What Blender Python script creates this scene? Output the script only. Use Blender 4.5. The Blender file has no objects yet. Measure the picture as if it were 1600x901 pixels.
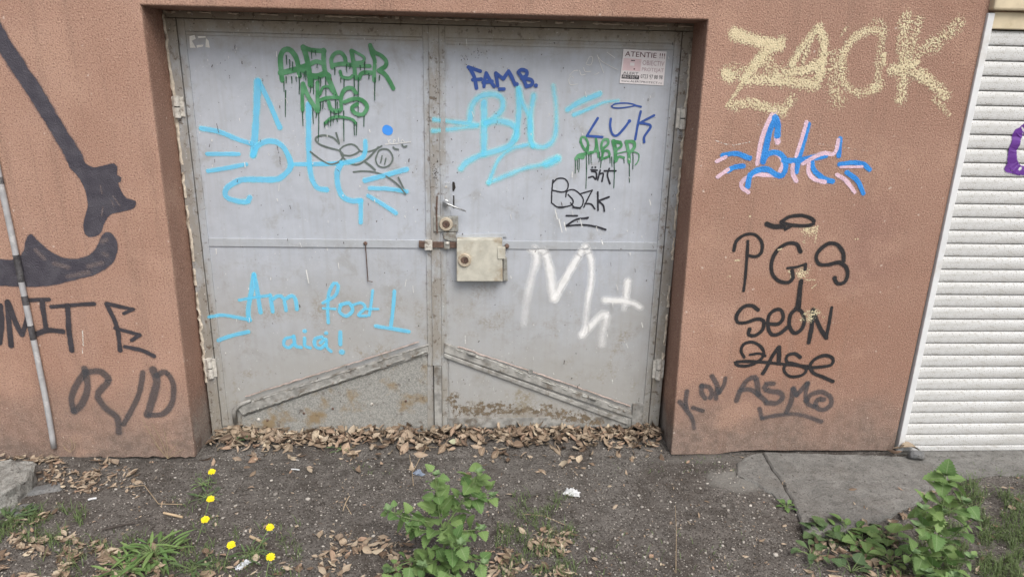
import bpy, bmesh, math, random
from mathutils import Vector, Matrix, noise, geometry
R = math.radians
sc = bpy.context.scene
COL = sc.collection
random.seed(11)

# ------------------------------------------------------------------ camera
CAM = Vector((0.0, -2.9, 1.72)); F = 1064.0
PIT, YAW, ROL = R(16.871), R(3.221), R(1.268)
fw = Vector((math.sin(YAW)*math.cos(PIT), math.cos(YAW)*math.cos(PIT), -math.sin(PIT)))
r0 = Vector((math.cos(YAW), -math.sin(YAW), 0)); u0 = r0.cross(fw)
rt = math.cos(ROL)*r0 + math.sin(ROL)*u0
up = -math.sin(ROL)*r0 + math.cos(ROL)*u0
cd = bpy.data.cameras.new('camera'); cam = bpy.data.objects.new('camera', cd); COL.objects.link(cam)
m3 = Matrix((rt, up, -fw)).transposed()
cam.matrix_world = Matrix.Translation(CAM) @ m3.to_4x4()
cd.sensor_width = 36; cd.lens = 36*F/1600; cd.clip_start = 0.05; cd.clip_end = 3000
sc.camera = cam

# ------------------------------------------------------------------ light
SUN_EL, SUN_AZ = R(52), R(158)          # azimuth measured from +Y clockwise; the sun stands behind the camera
w = bpy.data.worlds.new('World'); sc.world = w; w.use_nodes = True
wn = w.node_tree.nodes; wl = w.node_tree.links
bg = wn['Background']
sky = wn.new('ShaderNodeTexSky'); sky.sky_type = 'NISHITA'; sky.sun_disc = False
sky.sun_elevation = SUN_EL; sky.sun_rotation = SUN_AZ; sky.air_density = 1.2; sky.dust_density = 4.0; sky.ozone_density = 1.0
hs = wn.new('ShaderNodeHueSaturation'); hs.inputs['Saturation'].default_value = 0.40     # overcast sky: nearly grey
wl.new(sky.outputs[0], hs.inputs['Color']); wl.new(hs.outputs[0], bg.inputs[0])
bg.inputs[1].default_value = 0.10
sd = bpy.data.lights.new('sun', 'SUN'); sun = bpy.data.objects.new('sun', sd); COL.objects.link(sun)
sd.energy = 1.1; sd.angle = R(34); sd.color = (1.0, 0.95, 0.88)
dv = Vector((math.sin(SUN_AZ)*math.cos(SUN_EL), math.cos(SUN_AZ)*math.cos(SUN_EL), math.sin(SUN_EL)))
sun.rotation_euler = dv.to_track_quat('Z', 'Y').to_euler(); sun.location = (0, -6, 8)
sc.view_settings.view_transform = 'Standard'; sc.view_settings.look = 'None'
sc.view_settings.exposure = 1.0; sc.view_settings.gamma = 1.0
sc.cycles.transparent_max_bounces = 32
sc.cycles.max_bounces = 6

# ------------------------------------------------------------------ survey: photo readings turned into places on real surfaces
def ray(px, py): return fw + rt*((px-800)/F) + up*((450.5-py)/F)
def on_y(px, py, y=0.0):                # point on the vertical plane at that y
    d = ray(px, py); return CAM + d*((y-CAM.y)/d.y)
def on_z(px, py, z=0.0):                # point on the level plane at that z
    d = ray(px, py); return CAM + d*((z-CAM.z)/d.z)
DY = 0.20                               # the doors stand 20 cm behind the wall face
def smooth(a, b, x):
    t = min(1, max(0, (x-a)/(b-a))); return t*t*(3-2*t)

# ------------------------------------------------------------------ node helper
class NB:
    def __init__(s, name):
        s.m = bpy.data.materials.new(name); s.m.use_nodes = True
        s.t = s.m.node_tree; s.t.nodes.clear()
        s.out = s.t.nodes.new('ShaderNodeOutputMaterial')
    def n(s, ty, ins=None, **props):
        nd = s.t.nodes.new(ty)
        for k, v in props.items(): setattr(nd, k, v)
        for k, v in (ins or {}).items(): s.put(nd.inputs[k], v)
        return nd
    def put(s, sock, v):
        if isinstance(v, bpy.types.NodeSocket): s.t.links.new(v, sock)
        elif v is not None:
            if sock.type == 'RGBA' and len(v) == 3: v = (*v, 1)
            sock.default_value = v
    def math(s, op, a, b=None, clamp=False):
        nd = s.n('ShaderNodeMath', operation=op, use_clamp=clamp); s.put(nd.inputs[0], a)
        if b is not None: s.put(nd.inputs[1], b)
        return nd.outputs[0]
    def mix(s, f, a, b):
        nd = s.n('ShaderNodeMix', data_type='RGBA'); s.put(nd.inputs[0], f); s.put(nd.inputs[6], a); s.put(nd.inputs[7], b)
        return nd.outputs[2]
    def obj(s):
        if not hasattr(s, '_tc'): s._tc = s.n('ShaderNodeTexCoord')
        return s._tc.outputs['Object']
    def noise(s, scale, detail=2, rough=0.5, vec=None, stretch=None, dist=0.0):
        v = vec or s.obj()
        if stretch:
            mp = s.n('ShaderNodeMapping', {'Vector': v, 'Scale': stretch}); v = mp.outputs[0]
        return s.n('ShaderNodeTexNoise', {'Vector': v, 'Scale': scale, 'Detail': detail, 'Roughness': rough, 'Distortion': dist}).outputs[0]
    def rng(s, v, a, b, c=0.0, d=1.0, smooth=True):
        return s.n('ShaderNodeMapRange', {0: v, 1: a, 2: b, 3: c, 4: d}, interpolation_type='SMOOTHSTEP' if smooth else 'LINEAR').outputs[0]
    def bump(s, h, strength, dist, normal=None):
        nd = s.n('ShaderNodeBump', {'Height': h, 'Strength': strength, 'Distance': dist})
        if normal is not None: s.put(nd.inputs['Normal'], normal)
        return nd.outputs[0]
    def attr(s, name): return s.n('ShaderNodeAttribute', attribute_name=name)
    def bsdf(s, col, rough=0.7, metal=0.0, normal=None, spec=0.3, alpha=None, **kw):
        b = s.n('ShaderNodeBsdfPrincipled')
        s.put(b.inputs['Base Color'], col); s.put(b.inputs['Roughness'], rough); s.put(b.inputs['Metallic'], metal)
        s.put(b.inputs['Specular IOR Level'], spec)
        if normal is not None: s.put(b.inputs['Normal'], normal)
        for k, v in kw.items(): s.put(b.inputs[k.replace('_', ' ')], v)
        o = b.outputs[0]
        if alpha is not None:
            tr = s.n('ShaderNodeBsdfTransparent'); mx = s.n('ShaderNodeMixShader', {0: alpha})
            s.t.links.new(tr.outputs[0], mx.inputs[1]); s.t.links.new(o, mx.inputs[2]); o = mx.outputs[0]
        s.t.links.new(o, s.out.inputs[0]); return s.m
def lin(r, g, b):
    f = lambda c: (c/255/12.92) if c/255 <= 0.04045 else ((c/255+0.055)/1.055)**2.4
    return (f(r), f(g), f(b))

# ------------------------------------------------------------------ mesh helper
class MB:
    def __init__(s): s.v = []; s.f = []; s.uv = []; s.cov = []; s.rnd = []
    def add(s, vs, fs):
        o = len(s.v); s.v += [tuple(v) for v in vs]; s.f += [tuple(i+o for i in f) for f in fs]; return o
    def box(s, a, b):
        x0, y0, z0 = a; x1, y1, z1 = b
        s.add([(x0,y0,z0),(x1,y0,z0),(x1,y1,z0),(x0,y1,z0),(x0,y0,z1),(x1,y0,z1),(x1,y1,z1),(x0,y1,z1)],
              [(0,3,2,1),(4,5,6,7),(0,1,5,4),(1,2,6,5),(2,3,7,6),(3,0,4,7)])
    def prism(s, pts, y0, y1):            # pts: (x,z) counter-clockwise seen from the front; y0 the front
        n = len(pts)
        vs = [(x, y0, z) for x, z in pts] + [(x, y1, z) for x, z in pts]
        tri = geometry.tessellate_polygon([[Vector((x, z, 0)) for x, z in pts]])
        fs = [tuple(t) for t in tri] + [tuple(i+n for i in reversed(t)) for t in tri]
        fs += [(i, i+n, (i+1) % n+n, (i+1) % n) for i in range(n)]
        s.add(vs, fs)
    def tube(s, pts, rad, n=8, caps=True):
        pts = [Vector(p) for p in pts]
        rr = rad if hasattr(rad, '__len__') else [rad]*len(pts)
        o = len(s.v); ref = None
        for i, p in enumerate(pts):
            t = (pts[min(i+1, len(pts)-1)] - pts[max(i-1, 0)]).normalized()
            if ref is None: ref = t.orthogonal().normalized()
            ref = (ref - t*ref.dot(t)).normalized(); b = t.cross(ref)
            for k in range(n):
                a = 2*math.pi*k/n; s.v.append(tuple(p + (ref*math.cos(a)+b*math.sin(a))*rr[i]))
        for i in range(len(pts)-1):
            for k in range(n):
                s.f.append((o+i*n+k, o+i*n+(k+1) % n, o+(i+1)*n+(k+1) % n, o+(i+1)*n+k))
        if caps:
            s.f.append(tuple(o+k for k in reversed(range(n)))); s.f.append(tuple(o+(len(pts)-1)*n+k for k in range(n)))
    def lathe(s, c, axis, prof, n=20):    # prof: (radius, distance along axis)
        c = Vector(c); ax = Vector(axis).normalized(); a0 = ax.orthogonal().normalized(); b0 = ax.cross(a0)
        o = len(s.v)
        for r_, h in prof:
            for k in range(n):
                a = 2*math.pi*k/n; s.v.append(tuple(c + ax*h + (a0*math.cos(a)+b0*math.sin(a))*r_))
        for i in range(len(prof)-1):
            for k in range(n): s.f.append((o+i*n+k, o+i*n+(k+1) % n, o+(i+1)*n+(k+1) % n, o+(i+1)*n+k))
        s.f.append(tuple(o+(len(prof)-1)*n+k for k in range(n)))
    def build(s, name, mat, parent=None, label=None, smooth_=False, bevel=0.0, loc=None, kind=None):
        org = Vector(loc) if loc is not None else (Vector(parent['_o']) if parent is not None and '_o' in parent else Vector((0, 0, 0)))
        me = bpy.data.meshes.new(name)
        me.from_pydata([tuple(Vector(v)-org) for v in s.v], [], s.f)
        if s.uv:
            ul = me.uv_layers.new(name='UVMap')
            vi = [0]*len(me.loops); me.loops.foreach_get('vertex_index', vi)
            ul.data.foreach_set('uv', [c for i in vi for c in s.uv[i]])
        if s.cov:
            at = me.attributes.new('cov', 'FLOAT', 'POINT'); at.data.foreach_set('value', s.cov)
        if s.rnd:
            at = me.attributes.new('rnd', 'FLOAT', 'POINT'); at.data.foreach_set('value', s.rnd)
        if smooth_: me.polygons.foreach_set('use_smooth', [True]*len(me.polygons))
        if mat: me.materials.append(mat)
        me.update()
        if bevel:
            bm = bmesh.new(); bm.from_mesh(me); bmesh.ops.recalc_face_normals(bm, faces=bm.faces)
            es = [e for e in bm.edges if len(e.link_faces) == 2 and e.calc_face_angle() > 0.5]
            bmesh.ops.bevel(bm, geom=es, offset=bevel, segments=2, affect='EDGES', profile=0.5, clamp_overlap=True); bm.to_mesh(me); bm.free()
        o = bpy.data.objects.new(name, me); COL.objects.link(o)
        if parent is not None:
            o.parent = parent
            o['_o'] = parent['_o'] if '_o' in parent else (0.0, 0.0, 0.0)
            if '_p' in parent: pass
        else: o.location = org; o['_o'] = tuple(org)
        if label: o['label'] = label
        if kind: o['kind'] = kind
        return o
def thing(name, loc, label, cat, group=None):
    o = bpy.data.objects.new(name, None); COL.objects.link(o); o.location = loc; o['_o'] = tuple(loc)
    o.empty_display_size = 0.05
    return tag(o, label, cat, group)
def tag(o, label, cat, group=None):
    o['label'] = label; o['category'] = cat; o['kind'] = 'thing'
    if group: o['group'] = group
    return o

# ------------------------------------------------------------------ materials
def stucco_height(b): return b.noise(160, 3.0, 0.68)
def stucco_normal(b):
    return b.bump(b.noise(9, 2), 0.12, 0.02, b.bump(stucco_height(b), 1.0, 0.006))
def m_stucco():
    b = NB('rough_terracotta_render')
    big = b.noise(1.1, 3, 0.6); mid = b.noise(5, 3, 0.6); fine = stucco_height(b)
    c = b.mix(b.rng(big, 0.35, 0.65), (0.435, 0.274, 0.208), (0.365, 0.218, 0.162))
    c = b.mix(b.math('MULTIPLY', b.rng(mid, 0.45, 0.7), 0.35), c, (0.46, 0.30, 0.235))
    xyz = b.n('ShaderNodeSeparateXYZ', {0: b.obj()})
    x, z = xyz.outputs[0], xyz.outputs[2]
    def patch(cx, cz, rx, rz, edge=0.35):
        dx = b.math('DIVIDE', b.math('SUBTRACT', x, cx), rx); dz = b.math('DIVIDE', b.math('SUBTRACT', z, cz), rz)
        d = b.math('SQRT', b.math('ADD', b.math('MULTIPLY', dx, dx), b.math('MULTIPLY', dz, dz)))
        d = b.math('ADD', d, b.math('MULTIPLY', b.math('SUBTRACT', mid, 0.5), 1.4))
        return b.rng(d, 1.0, 1.0-edge)
    # touched-up patches of a redder paint, a purple bruise and splash dirt along the foot
    c = b.mix(b.math('MULTIPLY', patch(1.50, 0.62, 0.42, 0.36, 0.7), 0.55), c, (0.39, 0.205, 0.135))
    c = b.mix(b.math('MULTIPLY', patch(1.78, 1.05, 0.22, 0.30, 0.8), 0.6), c, (0.30, 0.175, 0.150))
    c = b.mix(b.math('MULTIPLY', patch(1.10, 1.2, 0.20, 0.8, 0.8), 0.45), c, (0.30, 0.175, 0.128))
    right = b.rng(x, 0.8, 1.6)  # weaker light on the right part, painted into the render colour
    c = b.mix(b.math('MULTIPLY', right, 0.45), c, (0.275, 0.160, 0.120))
    foot = b.math('MULTIPLY', b.rng(b.math('ADD', z, b.math('MULTIPLY', b.math('SUBTRACT', mid, 0.5), 0.5)), 0.46, 0.0), 0.95)
    c = b.mix(foot, c, b.mix(b.rng(b.noise(22, 4, 0.7), 0.4, 0.62), (0.27, 0.205, 0.172), (0.18, 0.14, 0.118)))
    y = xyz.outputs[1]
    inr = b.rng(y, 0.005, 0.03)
    c = b.mix(b.math('MULTIPLY', inr, 0.45), c, (0.20, 0.105, 0.075))        # recess shade painted into the colour of the reveals
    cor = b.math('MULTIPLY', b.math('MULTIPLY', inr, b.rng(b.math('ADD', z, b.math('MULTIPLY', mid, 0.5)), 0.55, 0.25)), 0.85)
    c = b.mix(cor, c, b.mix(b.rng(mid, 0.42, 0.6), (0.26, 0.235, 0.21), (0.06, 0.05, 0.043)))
    run = b.noise(7, 4, 0.65, stretch=(2.2, 1, 0.12))
    c = b.mix(b.math('MULTIPLY', b.rng(run, 0.50, 0.70), 0.42), c, (0.27, 0.175, 0.135))
    c = b.mix(b.math('MULTIPLY', b.rng(b.noise(2.6, 5, 0.7), 0.52, 0.66), 0.42), c, (0.48, 0.31, 0.23))
    # dust in the pits, pale worn grains
    c = b.mix(b.math('MULTIPLY', b.rng(fine, 0.50, 0.34), 0.75), c, (0.165, 0.095, 0.072))
    c = b.mix(b.math('MULTIPLY', b.rng(fine, 0.56, 0.70), 0.60), c, (0.60, 0.43, 0.34))
    sp = b.noise(40, 1); c = b.mix(b.math('MULTIPLY', b.rng(sp, 0.74, 0.78), 0.6), c, (0.62, 0.52, 0.45))
    return b.bsdf(c, 0.92, normal=stucco_normal(b), spec=0.15)

def m_paint(name, col, on='door', soft=0.25, grain=0.25, gain=2.2, rough=0.55, col2=None, opac=1.0, stip=False, ns=260, halo=0.0):
    b = NB(name)
    uv = b.n('ShaderNodeUVMap', uv_map='UVMap'); s = b.n('ShaderNodeSeparateXYZ', {0: uv.outputs[0]})
    u, v = s.outputs[0], s.outputs[1]
    d = b.math('SQRT', b.math('ADD', b.math('MULTIPLY', u, u), b.math('MULTIPLY', v, v)))
    fine = stucco_height(b) if on == 'wall' else b.noise(ns, 3, 0.65)
    wob = b.math('MULTIPLY', b.math('SUBTRACT', b.noise(30, 2), 0.5), 0.3)
    p = b.rng(b.math('ADD', d, wob), 1.0, 1.0-soft)
    if halo: p = b.math('ADD', b.math('MULTIPLY', b.rng(b.math('ADD', d, wob), 0.56, 0.26), 1.0-halo*0.6), b.math('MULTIPLY', b.rng(d, 1.0, 0.15), halo))
    cov = b.attr('cov').outputs['Fac']
    nn = b.rng(fine, 0.68, 0.32, smooth=False)
    a = b.math('MULTIPLY', b.math('SUBTRACT', b.math('MULTIPLY', b.math('MULTIPLY', p, cov), 1.0+grain), b.math('MULTIPLY', nn, grain)), gain, clamp=True)
    if stip: a = b.math('MULTIPLY', b.math('ADD', b.math('MULTIPLY', b.math('SUBTRACT', b.math('MULTIPLY', p, cov), nn), gain), 0.5), b.rng(p, 0.0, 0.12), clamp=True)
    if opac < 1: a = b.math('MULTIPLY', a, opac)
    c = b.mix(b.rng(b.noise(18, 3), 0.35, 0.7), col, col2 or tuple(x*0.8 for x in col))
    # a thin film also dims the light that reaches the coat below it: with coverage t the film takes 1-sqrt(1-t) on each of the two passes; its colour is brightened to cancel that shadow
    sq = b.math('SQRT', b.math('SUBTRACT', 1.0, a, clamp=True)); a = b.math('SUBTRACT', 1.0, sq)
    c = b.n('ShaderNodeVectorMath', {0: c, 1: b.n('ShaderNodeCombineXYZ', {i: b.math('ADD', sq, 1.0) for i in range(3)}).outputs[0]}, operation='MULTIPLY').outputs[0]
    c = b.n('ShaderNodeVectorMath', {0: c, 1: (0.95, 0.95, 0.95)}, operation='MINIMUM').outputs[0]
    nrm = stucco_normal(b) if on == 'wall' else None
    return b.bsdf(c, rough, normal=nrm, spec=0.25 if on == 'wall' else 0.4, alpha=a)

def m_door(name='grey_door_paint', base=(0.415, 0.442, 0.493), warm=1.0):
    b = NB(name)
    xyz = b.n('ShaderNodeSeparateXYZ', {0: b.obj()}); z = xyz.outputs[2]
    big = b.noise(2.3, 4, 0.6); mid = b.noise(11, 4, 0.65); fine = b.noise(90, 3, 0.7)
    streak = b.noise(14, 3, 0.6, stretch=(3.0, 1, 0.16))
    c = b.mix(b.rng(mid, 0.3, 0.7), base, tuple(x*0.88 for x in base))
    c = b.mix(b.math('MULTIPLY', b.rng(streak, 0.45, 0.75), 0.28), c, (0.30, 0.30, 0.30))
    # warmer, darker tone towards the bottom, then grime in blotches on the lower panels
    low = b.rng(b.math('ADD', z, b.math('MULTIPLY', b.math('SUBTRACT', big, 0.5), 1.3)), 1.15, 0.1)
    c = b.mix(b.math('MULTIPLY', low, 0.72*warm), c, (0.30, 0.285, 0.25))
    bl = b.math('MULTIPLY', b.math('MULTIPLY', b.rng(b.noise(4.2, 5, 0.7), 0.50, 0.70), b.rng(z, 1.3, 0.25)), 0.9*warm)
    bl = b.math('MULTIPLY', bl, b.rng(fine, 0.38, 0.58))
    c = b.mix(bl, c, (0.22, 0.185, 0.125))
    # dust stain under the lintel
    top = b.math('MULTIPLY', b.rng(b.math('ADD', z, b.math('MULTIPLY', b.math('SUBTRACT', mid, 0.5), 0.16)), 1.76, 1.92), 0.88)
    c = b.mix(top, c, (0.30, 0.262, 0.195))
    blot = b.math('MULTIPLY', b.rng(b.noise(6.5, 5, 0.75, dist=0.4), 0.54, 0.68), 0.45)
    c = b.mix(blot, c, (0.27, 0.265, 0.25))
    # grime and rust creeping in from the seam, the hinge edge, the head and the foot of a leaf
    ax = b.math('ABSOLUTE', xyz.outputs[0])
    ed = b.math('MAXIMUM', b.math('MAXIMUM', b.rng(ax, 0.93, 1.075), b.rng(ax, 0.10, -0.02)), b.math('MAXIMUM', b.rng(z, 1.76, 1.93), b.rng(z, 0.30, 0.0)))
    gn = b.math('ADD', b.math('MULTIPLY', b.noise(16, 5, 0.75, stretch=(1, 1, 0.45)), 0.75), b.math('MULTIPLY', ed, 0.26))
    c = b.mix(b.math('MULTIPLY', b.math('MULTIPLY', b.rng(gn, 0.50, 0.68), ed), 0.66), c, (0.225, 0.195, 0.155))
    c = b.mix(b.math('MULTIPLY', b.math('MULTIPLY', b.rng(b.noise(38, 4, 0.7), 0.56, 0.66), b.rng(ed, 0.35, 1.0)), 0.8), c, (0.10, 0.07, 0.05))
    # rust freckles and flaked white
    c = b.mix(b.math('MULTIPLY', b.math('MULTIPLY', b.rng(b.noise(70, 2), 0.70, 0.75), b.rng(big, 0.42, 0.6)), 0.85), c, (0.075, 0.05, 0.04))
    c = b.mix(b.math('MULTIPLY', b.rng(b.noise(120, 1), 0.735, 0.77), 0.6), c, (0.62, 0.62, 0.60))
    nrm = b.bump(fine, 0.10, 0.002, b.bump(b.noise(3.2, 2), 0.25, 0.02))
    return b.bsdf(c, b.rng(mid, 0.2, 0.8, 0.42, 0.62), normal=nrm, spec=0.35)
def m_kick():
    b = NB('galvanised_rusting_sheet')
    mid = b.noise(7, 5, 0.65); fine = b.noise(160, 2, 0.7)
    c = b.mix(b.rng(fine, 0.35, 0.65), (0.22, 0.22, 0.21), (0.36, 0.355, 0.33))
    c = b.mix(b.math('MULTIPLY', b.rng(mid, 0.50, 0.66), 0.85), c, (0.25, 0.18, 0.095))
    c = b.mix(b.math('MULTIPLY', b.rng(b.noise(30, 3), 0.62, 0.75), 0.6), c, (0.09, 0.06, 0.045))
    return b.bsdf(c, 0.6, 0.15, b.bump(fine, 0.2, 0.001), 0.35)
def m_plain(name, col, rough=0.6, metal=0.0, var=0.25, scale=40, dirt=None, spec=0.35, bump=0.15, bscale=None):
    b = NB(name)
    n1 = b.noise(scale, 4, 0.6)
    c = b.mix(b.rng(n1, 0.3, 0.7), tuple(x*(1+var) for x in col), tuple(x*(1-var) for x in col))
    if dirt: c = b.mix(b.math('MULTIPLY', b.rng(b.noise(scale*0.4, 5, 0.7), 0.5, 0.68), 0.85), c, dirt)
    return b.bsdf(c, rough, metal, b.bump(b.noise(bscale or scale*3, 3), bump, 0.002), spec)
def m_shutter():
    b = NB('white_painted_slats')
    c = b.mix(b.rng(b.noise(6, 3, 0.6, stretch=(0.5, 1, 3)), 0.35, 0.7), (0.56, 0.565, 0.565), (0.47, 0.47, 0.46))
    xyz = b.n('ShaderNodeSeparateXYZ', {0: b.obj()}); z = xyz.outputs[2]
    # speckled mud splashes, thicker on the lower slats, and a line of grime in each joint
    sp = b.math('MULTIPLY', b.rng(b.noise(190, 2, 0.6), 0.585, 0.66), b.rng(z, 1.3, 0.0, 0.2, 0.95))
    c = b.mix(sp, c, (0.21, 0.19, 0.16))
    gr = b.math('MULTIPLY', b.rng(b.noise(26, 4, 0.7, stretch=(1, 1, 3)), 0.50, 0.70), 0.55)
    c = b.mix(gr, c, (0.34, 0.325, 0.29))
    return b.bsdf(c, 0.45, spec=0.4)
def m_ground():
    b = NB('gritty_brown_earth')
    P = b.obj(); xyz = b.n('ShaderNodeSeparateXYZ', {0: P}); x, y = xyz.outputs[0], xyz.outputs[1]
    big = b.noise(2.2, 4, 0.6); mid = b.noise(14, 4, 0.65); fine = b.noise(110, 3, 0.7)
    c = b.mix(b.rng(mid, 0.3, 0.7), (0.070, 0.063, 0.057), (0.142, 0.130, 0.120))
    c = b.mix(b.math('MULTIPLY', b.rng(big, 0.45, 0.65), 0.6), c, (0.150, 0.140, 0.130))
    c = b.mix(b.math('MULTIPLY', b.rng(fine, 0.54, 0.36), 0.85), c, (0.026, 0.021, 0.018))
    c = b.mix(b.math('MULTIPLY', b.rng(b.noise(3.1, 5, 0.7, dist=0.6), 0.52, 0.66), 0.55), c, (0.052, 0.043, 0.037))
    def patch(cx, cy, rx, ry, edge):
        dx = b.math('DIVIDE', b.math('SUBTRACT', x, cx), rx); dy = b.math('DIVIDE', b.math('SUBTRACT', y, cy), ry)
        d = b.math('SQRT', b.math('ADD', b.math('MULTIPLY', dx, dx), b.math('MULTIPLY', dy, dy)))
        return b.rng(b.math('ADD', d, b.math('MULTIPLY', b.math('SUBTRACT', mid, 0.5), 1.0)), 1.0, 1.0-edge)
    g = on_z(1150, 752)
    c = b.mix(b.math('MULTIPLY', patch(g.x, g.y, 0.16, 0.12, 0.5), 0.8), c, (0.19, 0.185, 0.172))
    g = on_z(1120, 716)
    c = b.mix(b.math('MULTIPLY', patch(g.x, g.y, 0.45, 0.06, 0.6), 0.6), c, (0.14, 0.132, 0.122))
    for sc_, lo in ((150, 0.86), (260, 0.74), (90, 0.95)):
        vo = b.n('ShaderNodeTexVoronoi', {'Vector': P, 'Scale': sc_}); rc = b.n('ShaderNodeSeparateColor', {0: vo.outputs['Color']})
        grit = b.math('MULTIPLY', b.rng(rc.outputs[0], lo, lo+0.05), b.rng(vo.outputs['Distance'], 0.36, 0.22))
        c = b.mix(b.math('MULTIPLY', grit, 0.75), c, b.mix(rc.outputs[1], (0.13, 0.115, 0.10), (0.40, 0.37, 0.34)))
    nrm = b.bump(fine, 0.9, 0.006, b.bump(mid, 0.5, 0.02))
    return b.bsdf(c, 0.95, normal=nrm, spec=0.15)
def m_concrete(name, a, bb, scale=18):
    b = NB(name)
    mid = b.noise(scale, 5, 0.65); fine = b.noise(150, 3, 0.7); big = b.noise(4, 4)
    c = b.mix(b.rng(mid, 0.3, 0.7), a, bb)
    c = b.mix(b.math('MULTIPLY', b.rng(big, 0.5, 0.7), 0.5), c, (0.15, 0.135, 0.12))
    c = b.mix(b.math('MULTIPLY', b.rng(b.noise(55, 2), 0.64, 0.70), 0.8), c, (0.05, 0.045, 0.04))
    c = b.mix(b.math('MULTIPLY', b.rng(fine, 0.6, 0.75), 0.4), c, (0.42, 0.41, 0.38))
    c = b.mix(b.math('MULTIPLY', b.rng(fine, 0.5, 0.36), 0.6), c, (0.07, 0.066, 0.06))
    c = b.mix(b.math('MULTIPLY', b.rng(b.noise(9, 5, 0.75, dist=0.8), 0.52, 0.66), 0.45), c, (0.10, 0.092, 0.083))
    return b.bsdf(c, 0.9, normal=b.bump(fine, 0.8, 0.005, b.bump(mid, 0.6, 0.02)), spec=0.2)
def m_leafdead():
    b = NB('dry_leaf_brown')
    oi = b.n('ShaderNodeObjectInfo'); at = b.attr('rnd')
    r_ = b.math('FRACT', b.math('ADD', oi.outputs['Random'], at.outputs['Fac']))
    cr = b.n('ShaderNodeValToRGB', {0: r_}); e = cr.color_ramp.elements
    e[0].position = 0; e[0].color = (0.13, 0.09, 0.065, 1); e[1].position = 1; e[1].color = (0.37, 0.30, 0.23, 1)
    for p, c in ((0.2, (0.25, 0.192, 0.138)), (0.4, (0.36, 0.30, 0.23)), (0.55, (0.29, 0.195, 0.14)), (0.7, (0.47, 0.40, 0.30)), (0.80, (0.13, 0.092, 0.066)), (0.93, (0.10, 0.07, 0.052))):
        q = e.new(p); q.color = (*c, 1)
    uv = b.n('ShaderNodeUVMap', uv_map='UVMap'); s = b.n('ShaderNodeSeparateXYZ', {0: uv.outputs[0]})
    rib = b.rng(b.math('ABSOLUTE', s.outputs[1]), 0.10, 0.03)
    c = b.mix(b.math('MULTIPLY', rib, 0.4), cr.outputs[0], (0.50, 0.40, 0.28))
    c = b.mix(b.math('MULTIPLY', b.rng(b.noise(90, 3), 0.5, 0.7), 0.5), c, (0.15, 0.09, 0.055))
    return b.bsdf(c, 0.75, normal=b.bump(b.noise(150, 2), 0.3, 0.002), spec=0.2)
def m_leafgreen(name, a, bb, pale):
    b = NB(name)
    oi = b.n('ShaderNodeObjectInfo')
    uv = b.n('ShaderNodeUVMap', uv_map='UVMap'); s = b.n('ShaderNodeSeparateXYZ', {0: uv.outputs[0]})
    u, v = s.outputs[0], b.math('ABSOLUTE', s.outputs[1])
    c = b.mix(oi.outputs['Random'], a, bb)
    rib = b.rng(v, 0.09, 0.02)
    vein = b.math('FRACT', b.math('MULTIPLY', b.math('SUBTRACT', u, b.math('MULTIPLY', v, 0.22)), 6.0))
    vein = b.math('MULTIPLY', b.rng(b.math('ABSOLUTE', b.math('SUBTRACT', vein, 0.5)), 0.12, 0.03), 0.35)
    c = b.mix(b.math('MULTIPLY', b.math('MAXIMUM', rib, vein), 0.55), c, pale)
    c = b.mix(b.math('MULTIPLY', b.rng(b.noise(60, 3), 0.4, 0.75), 0.35), c, pale)
    bs = b.n('ShaderNodeBsdfPrincipled'); b.put(bs.inputs['Base Color'], c); bs.inputs['Roughness'].default_value = 0.6
    bs.inputs['Specular IOR Level'].default_value = 0.3
    b.put(bs.inputs['Normal'], b.bump(b.noise(120, 2), 0.25, 0.002))
    tl = b.n('ShaderNodeBsdfTranslucent', {'Color': c}); mx = b.n('ShaderNodeMixShader', {0: 0.25})
    b.t.links.new(bs.outputs[0], mx.inputs[1]); b.t.links.new(tl.outputs[0], mx.inputs[2]); b.t.links.new(mx.outputs[0], b.out.inputs[0])
    return b.m

M = {}
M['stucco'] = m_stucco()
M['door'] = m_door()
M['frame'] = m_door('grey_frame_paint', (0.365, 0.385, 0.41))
M['kick'] = m_kick()
M['brace'] = m_plain('weathered_brace_paint', (0.27, 0.265, 0.25), 0.7, 0, 0.3, 26, (0.11, 0.088, 0.066), 0.3, 0.5)
M['pink'] = m_plain('peeling_pink_primer', (0.33, 0.27, 0.245), 0.85, 0, 0.25, 60, (0.22, 0.18, 0.15), 0.2, 0.5)
M['cream'] = m_plain('flaking_cream_paint', (0.52, 0.46, 0.38), 0.85, 0, 0.2, 45, (0.17, 0.12, 0.09), 0.2, 0.5)
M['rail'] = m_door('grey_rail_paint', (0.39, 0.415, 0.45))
M['rust'] = m_plain('brown_rusty_iron', (0.13, 0.085, 0.068), 0.75, 0.2, 0.3, 60, (0.07, 0.045, 0.035), 0.3, 0.3)
M['dark'] = m_plain('matt_near_black', (0.025, 0.022, 0.02), 0.9)  # plain near-black for backings, hinge pins, keyholes and slots
M['lockbox'] = m_plain('pale_grey_lock_box_paint', (0.45, 0.435, 0.375), 0.55, 0, 0.12, 22, (0.29, 0.235, 0.165), 0.35, 0.1)
M['lockplate'] = m_plain('worn_lock_plate', (0.30, 0.30, 0.28), 0.5, 0.3, 0.2, 60, (0.16, 0.12, 0.09))
M['brass'] = m_plain('tarnished_brass_ring', (0.62, 0.54, 0.43), 0.36, 0.5, 0.12, 80, (0.42, 0.32, 0.22))
M['steel'] = m_plain('dull_steel_lever', (0.40, 0.41, 0.42), 0.42, 0.7, 0.1, 60)
M['hinge'] = m_plain('painted_hinge', (0.50, 0.48, 0.44), 0.65, 0, 0.2, 70, (0.12, 0.09, 0.07))
M['paper'] = m_plain('white_paper', (0.54, 0.55, 0.56), 0.8, 0, 0.06, 30)
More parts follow.
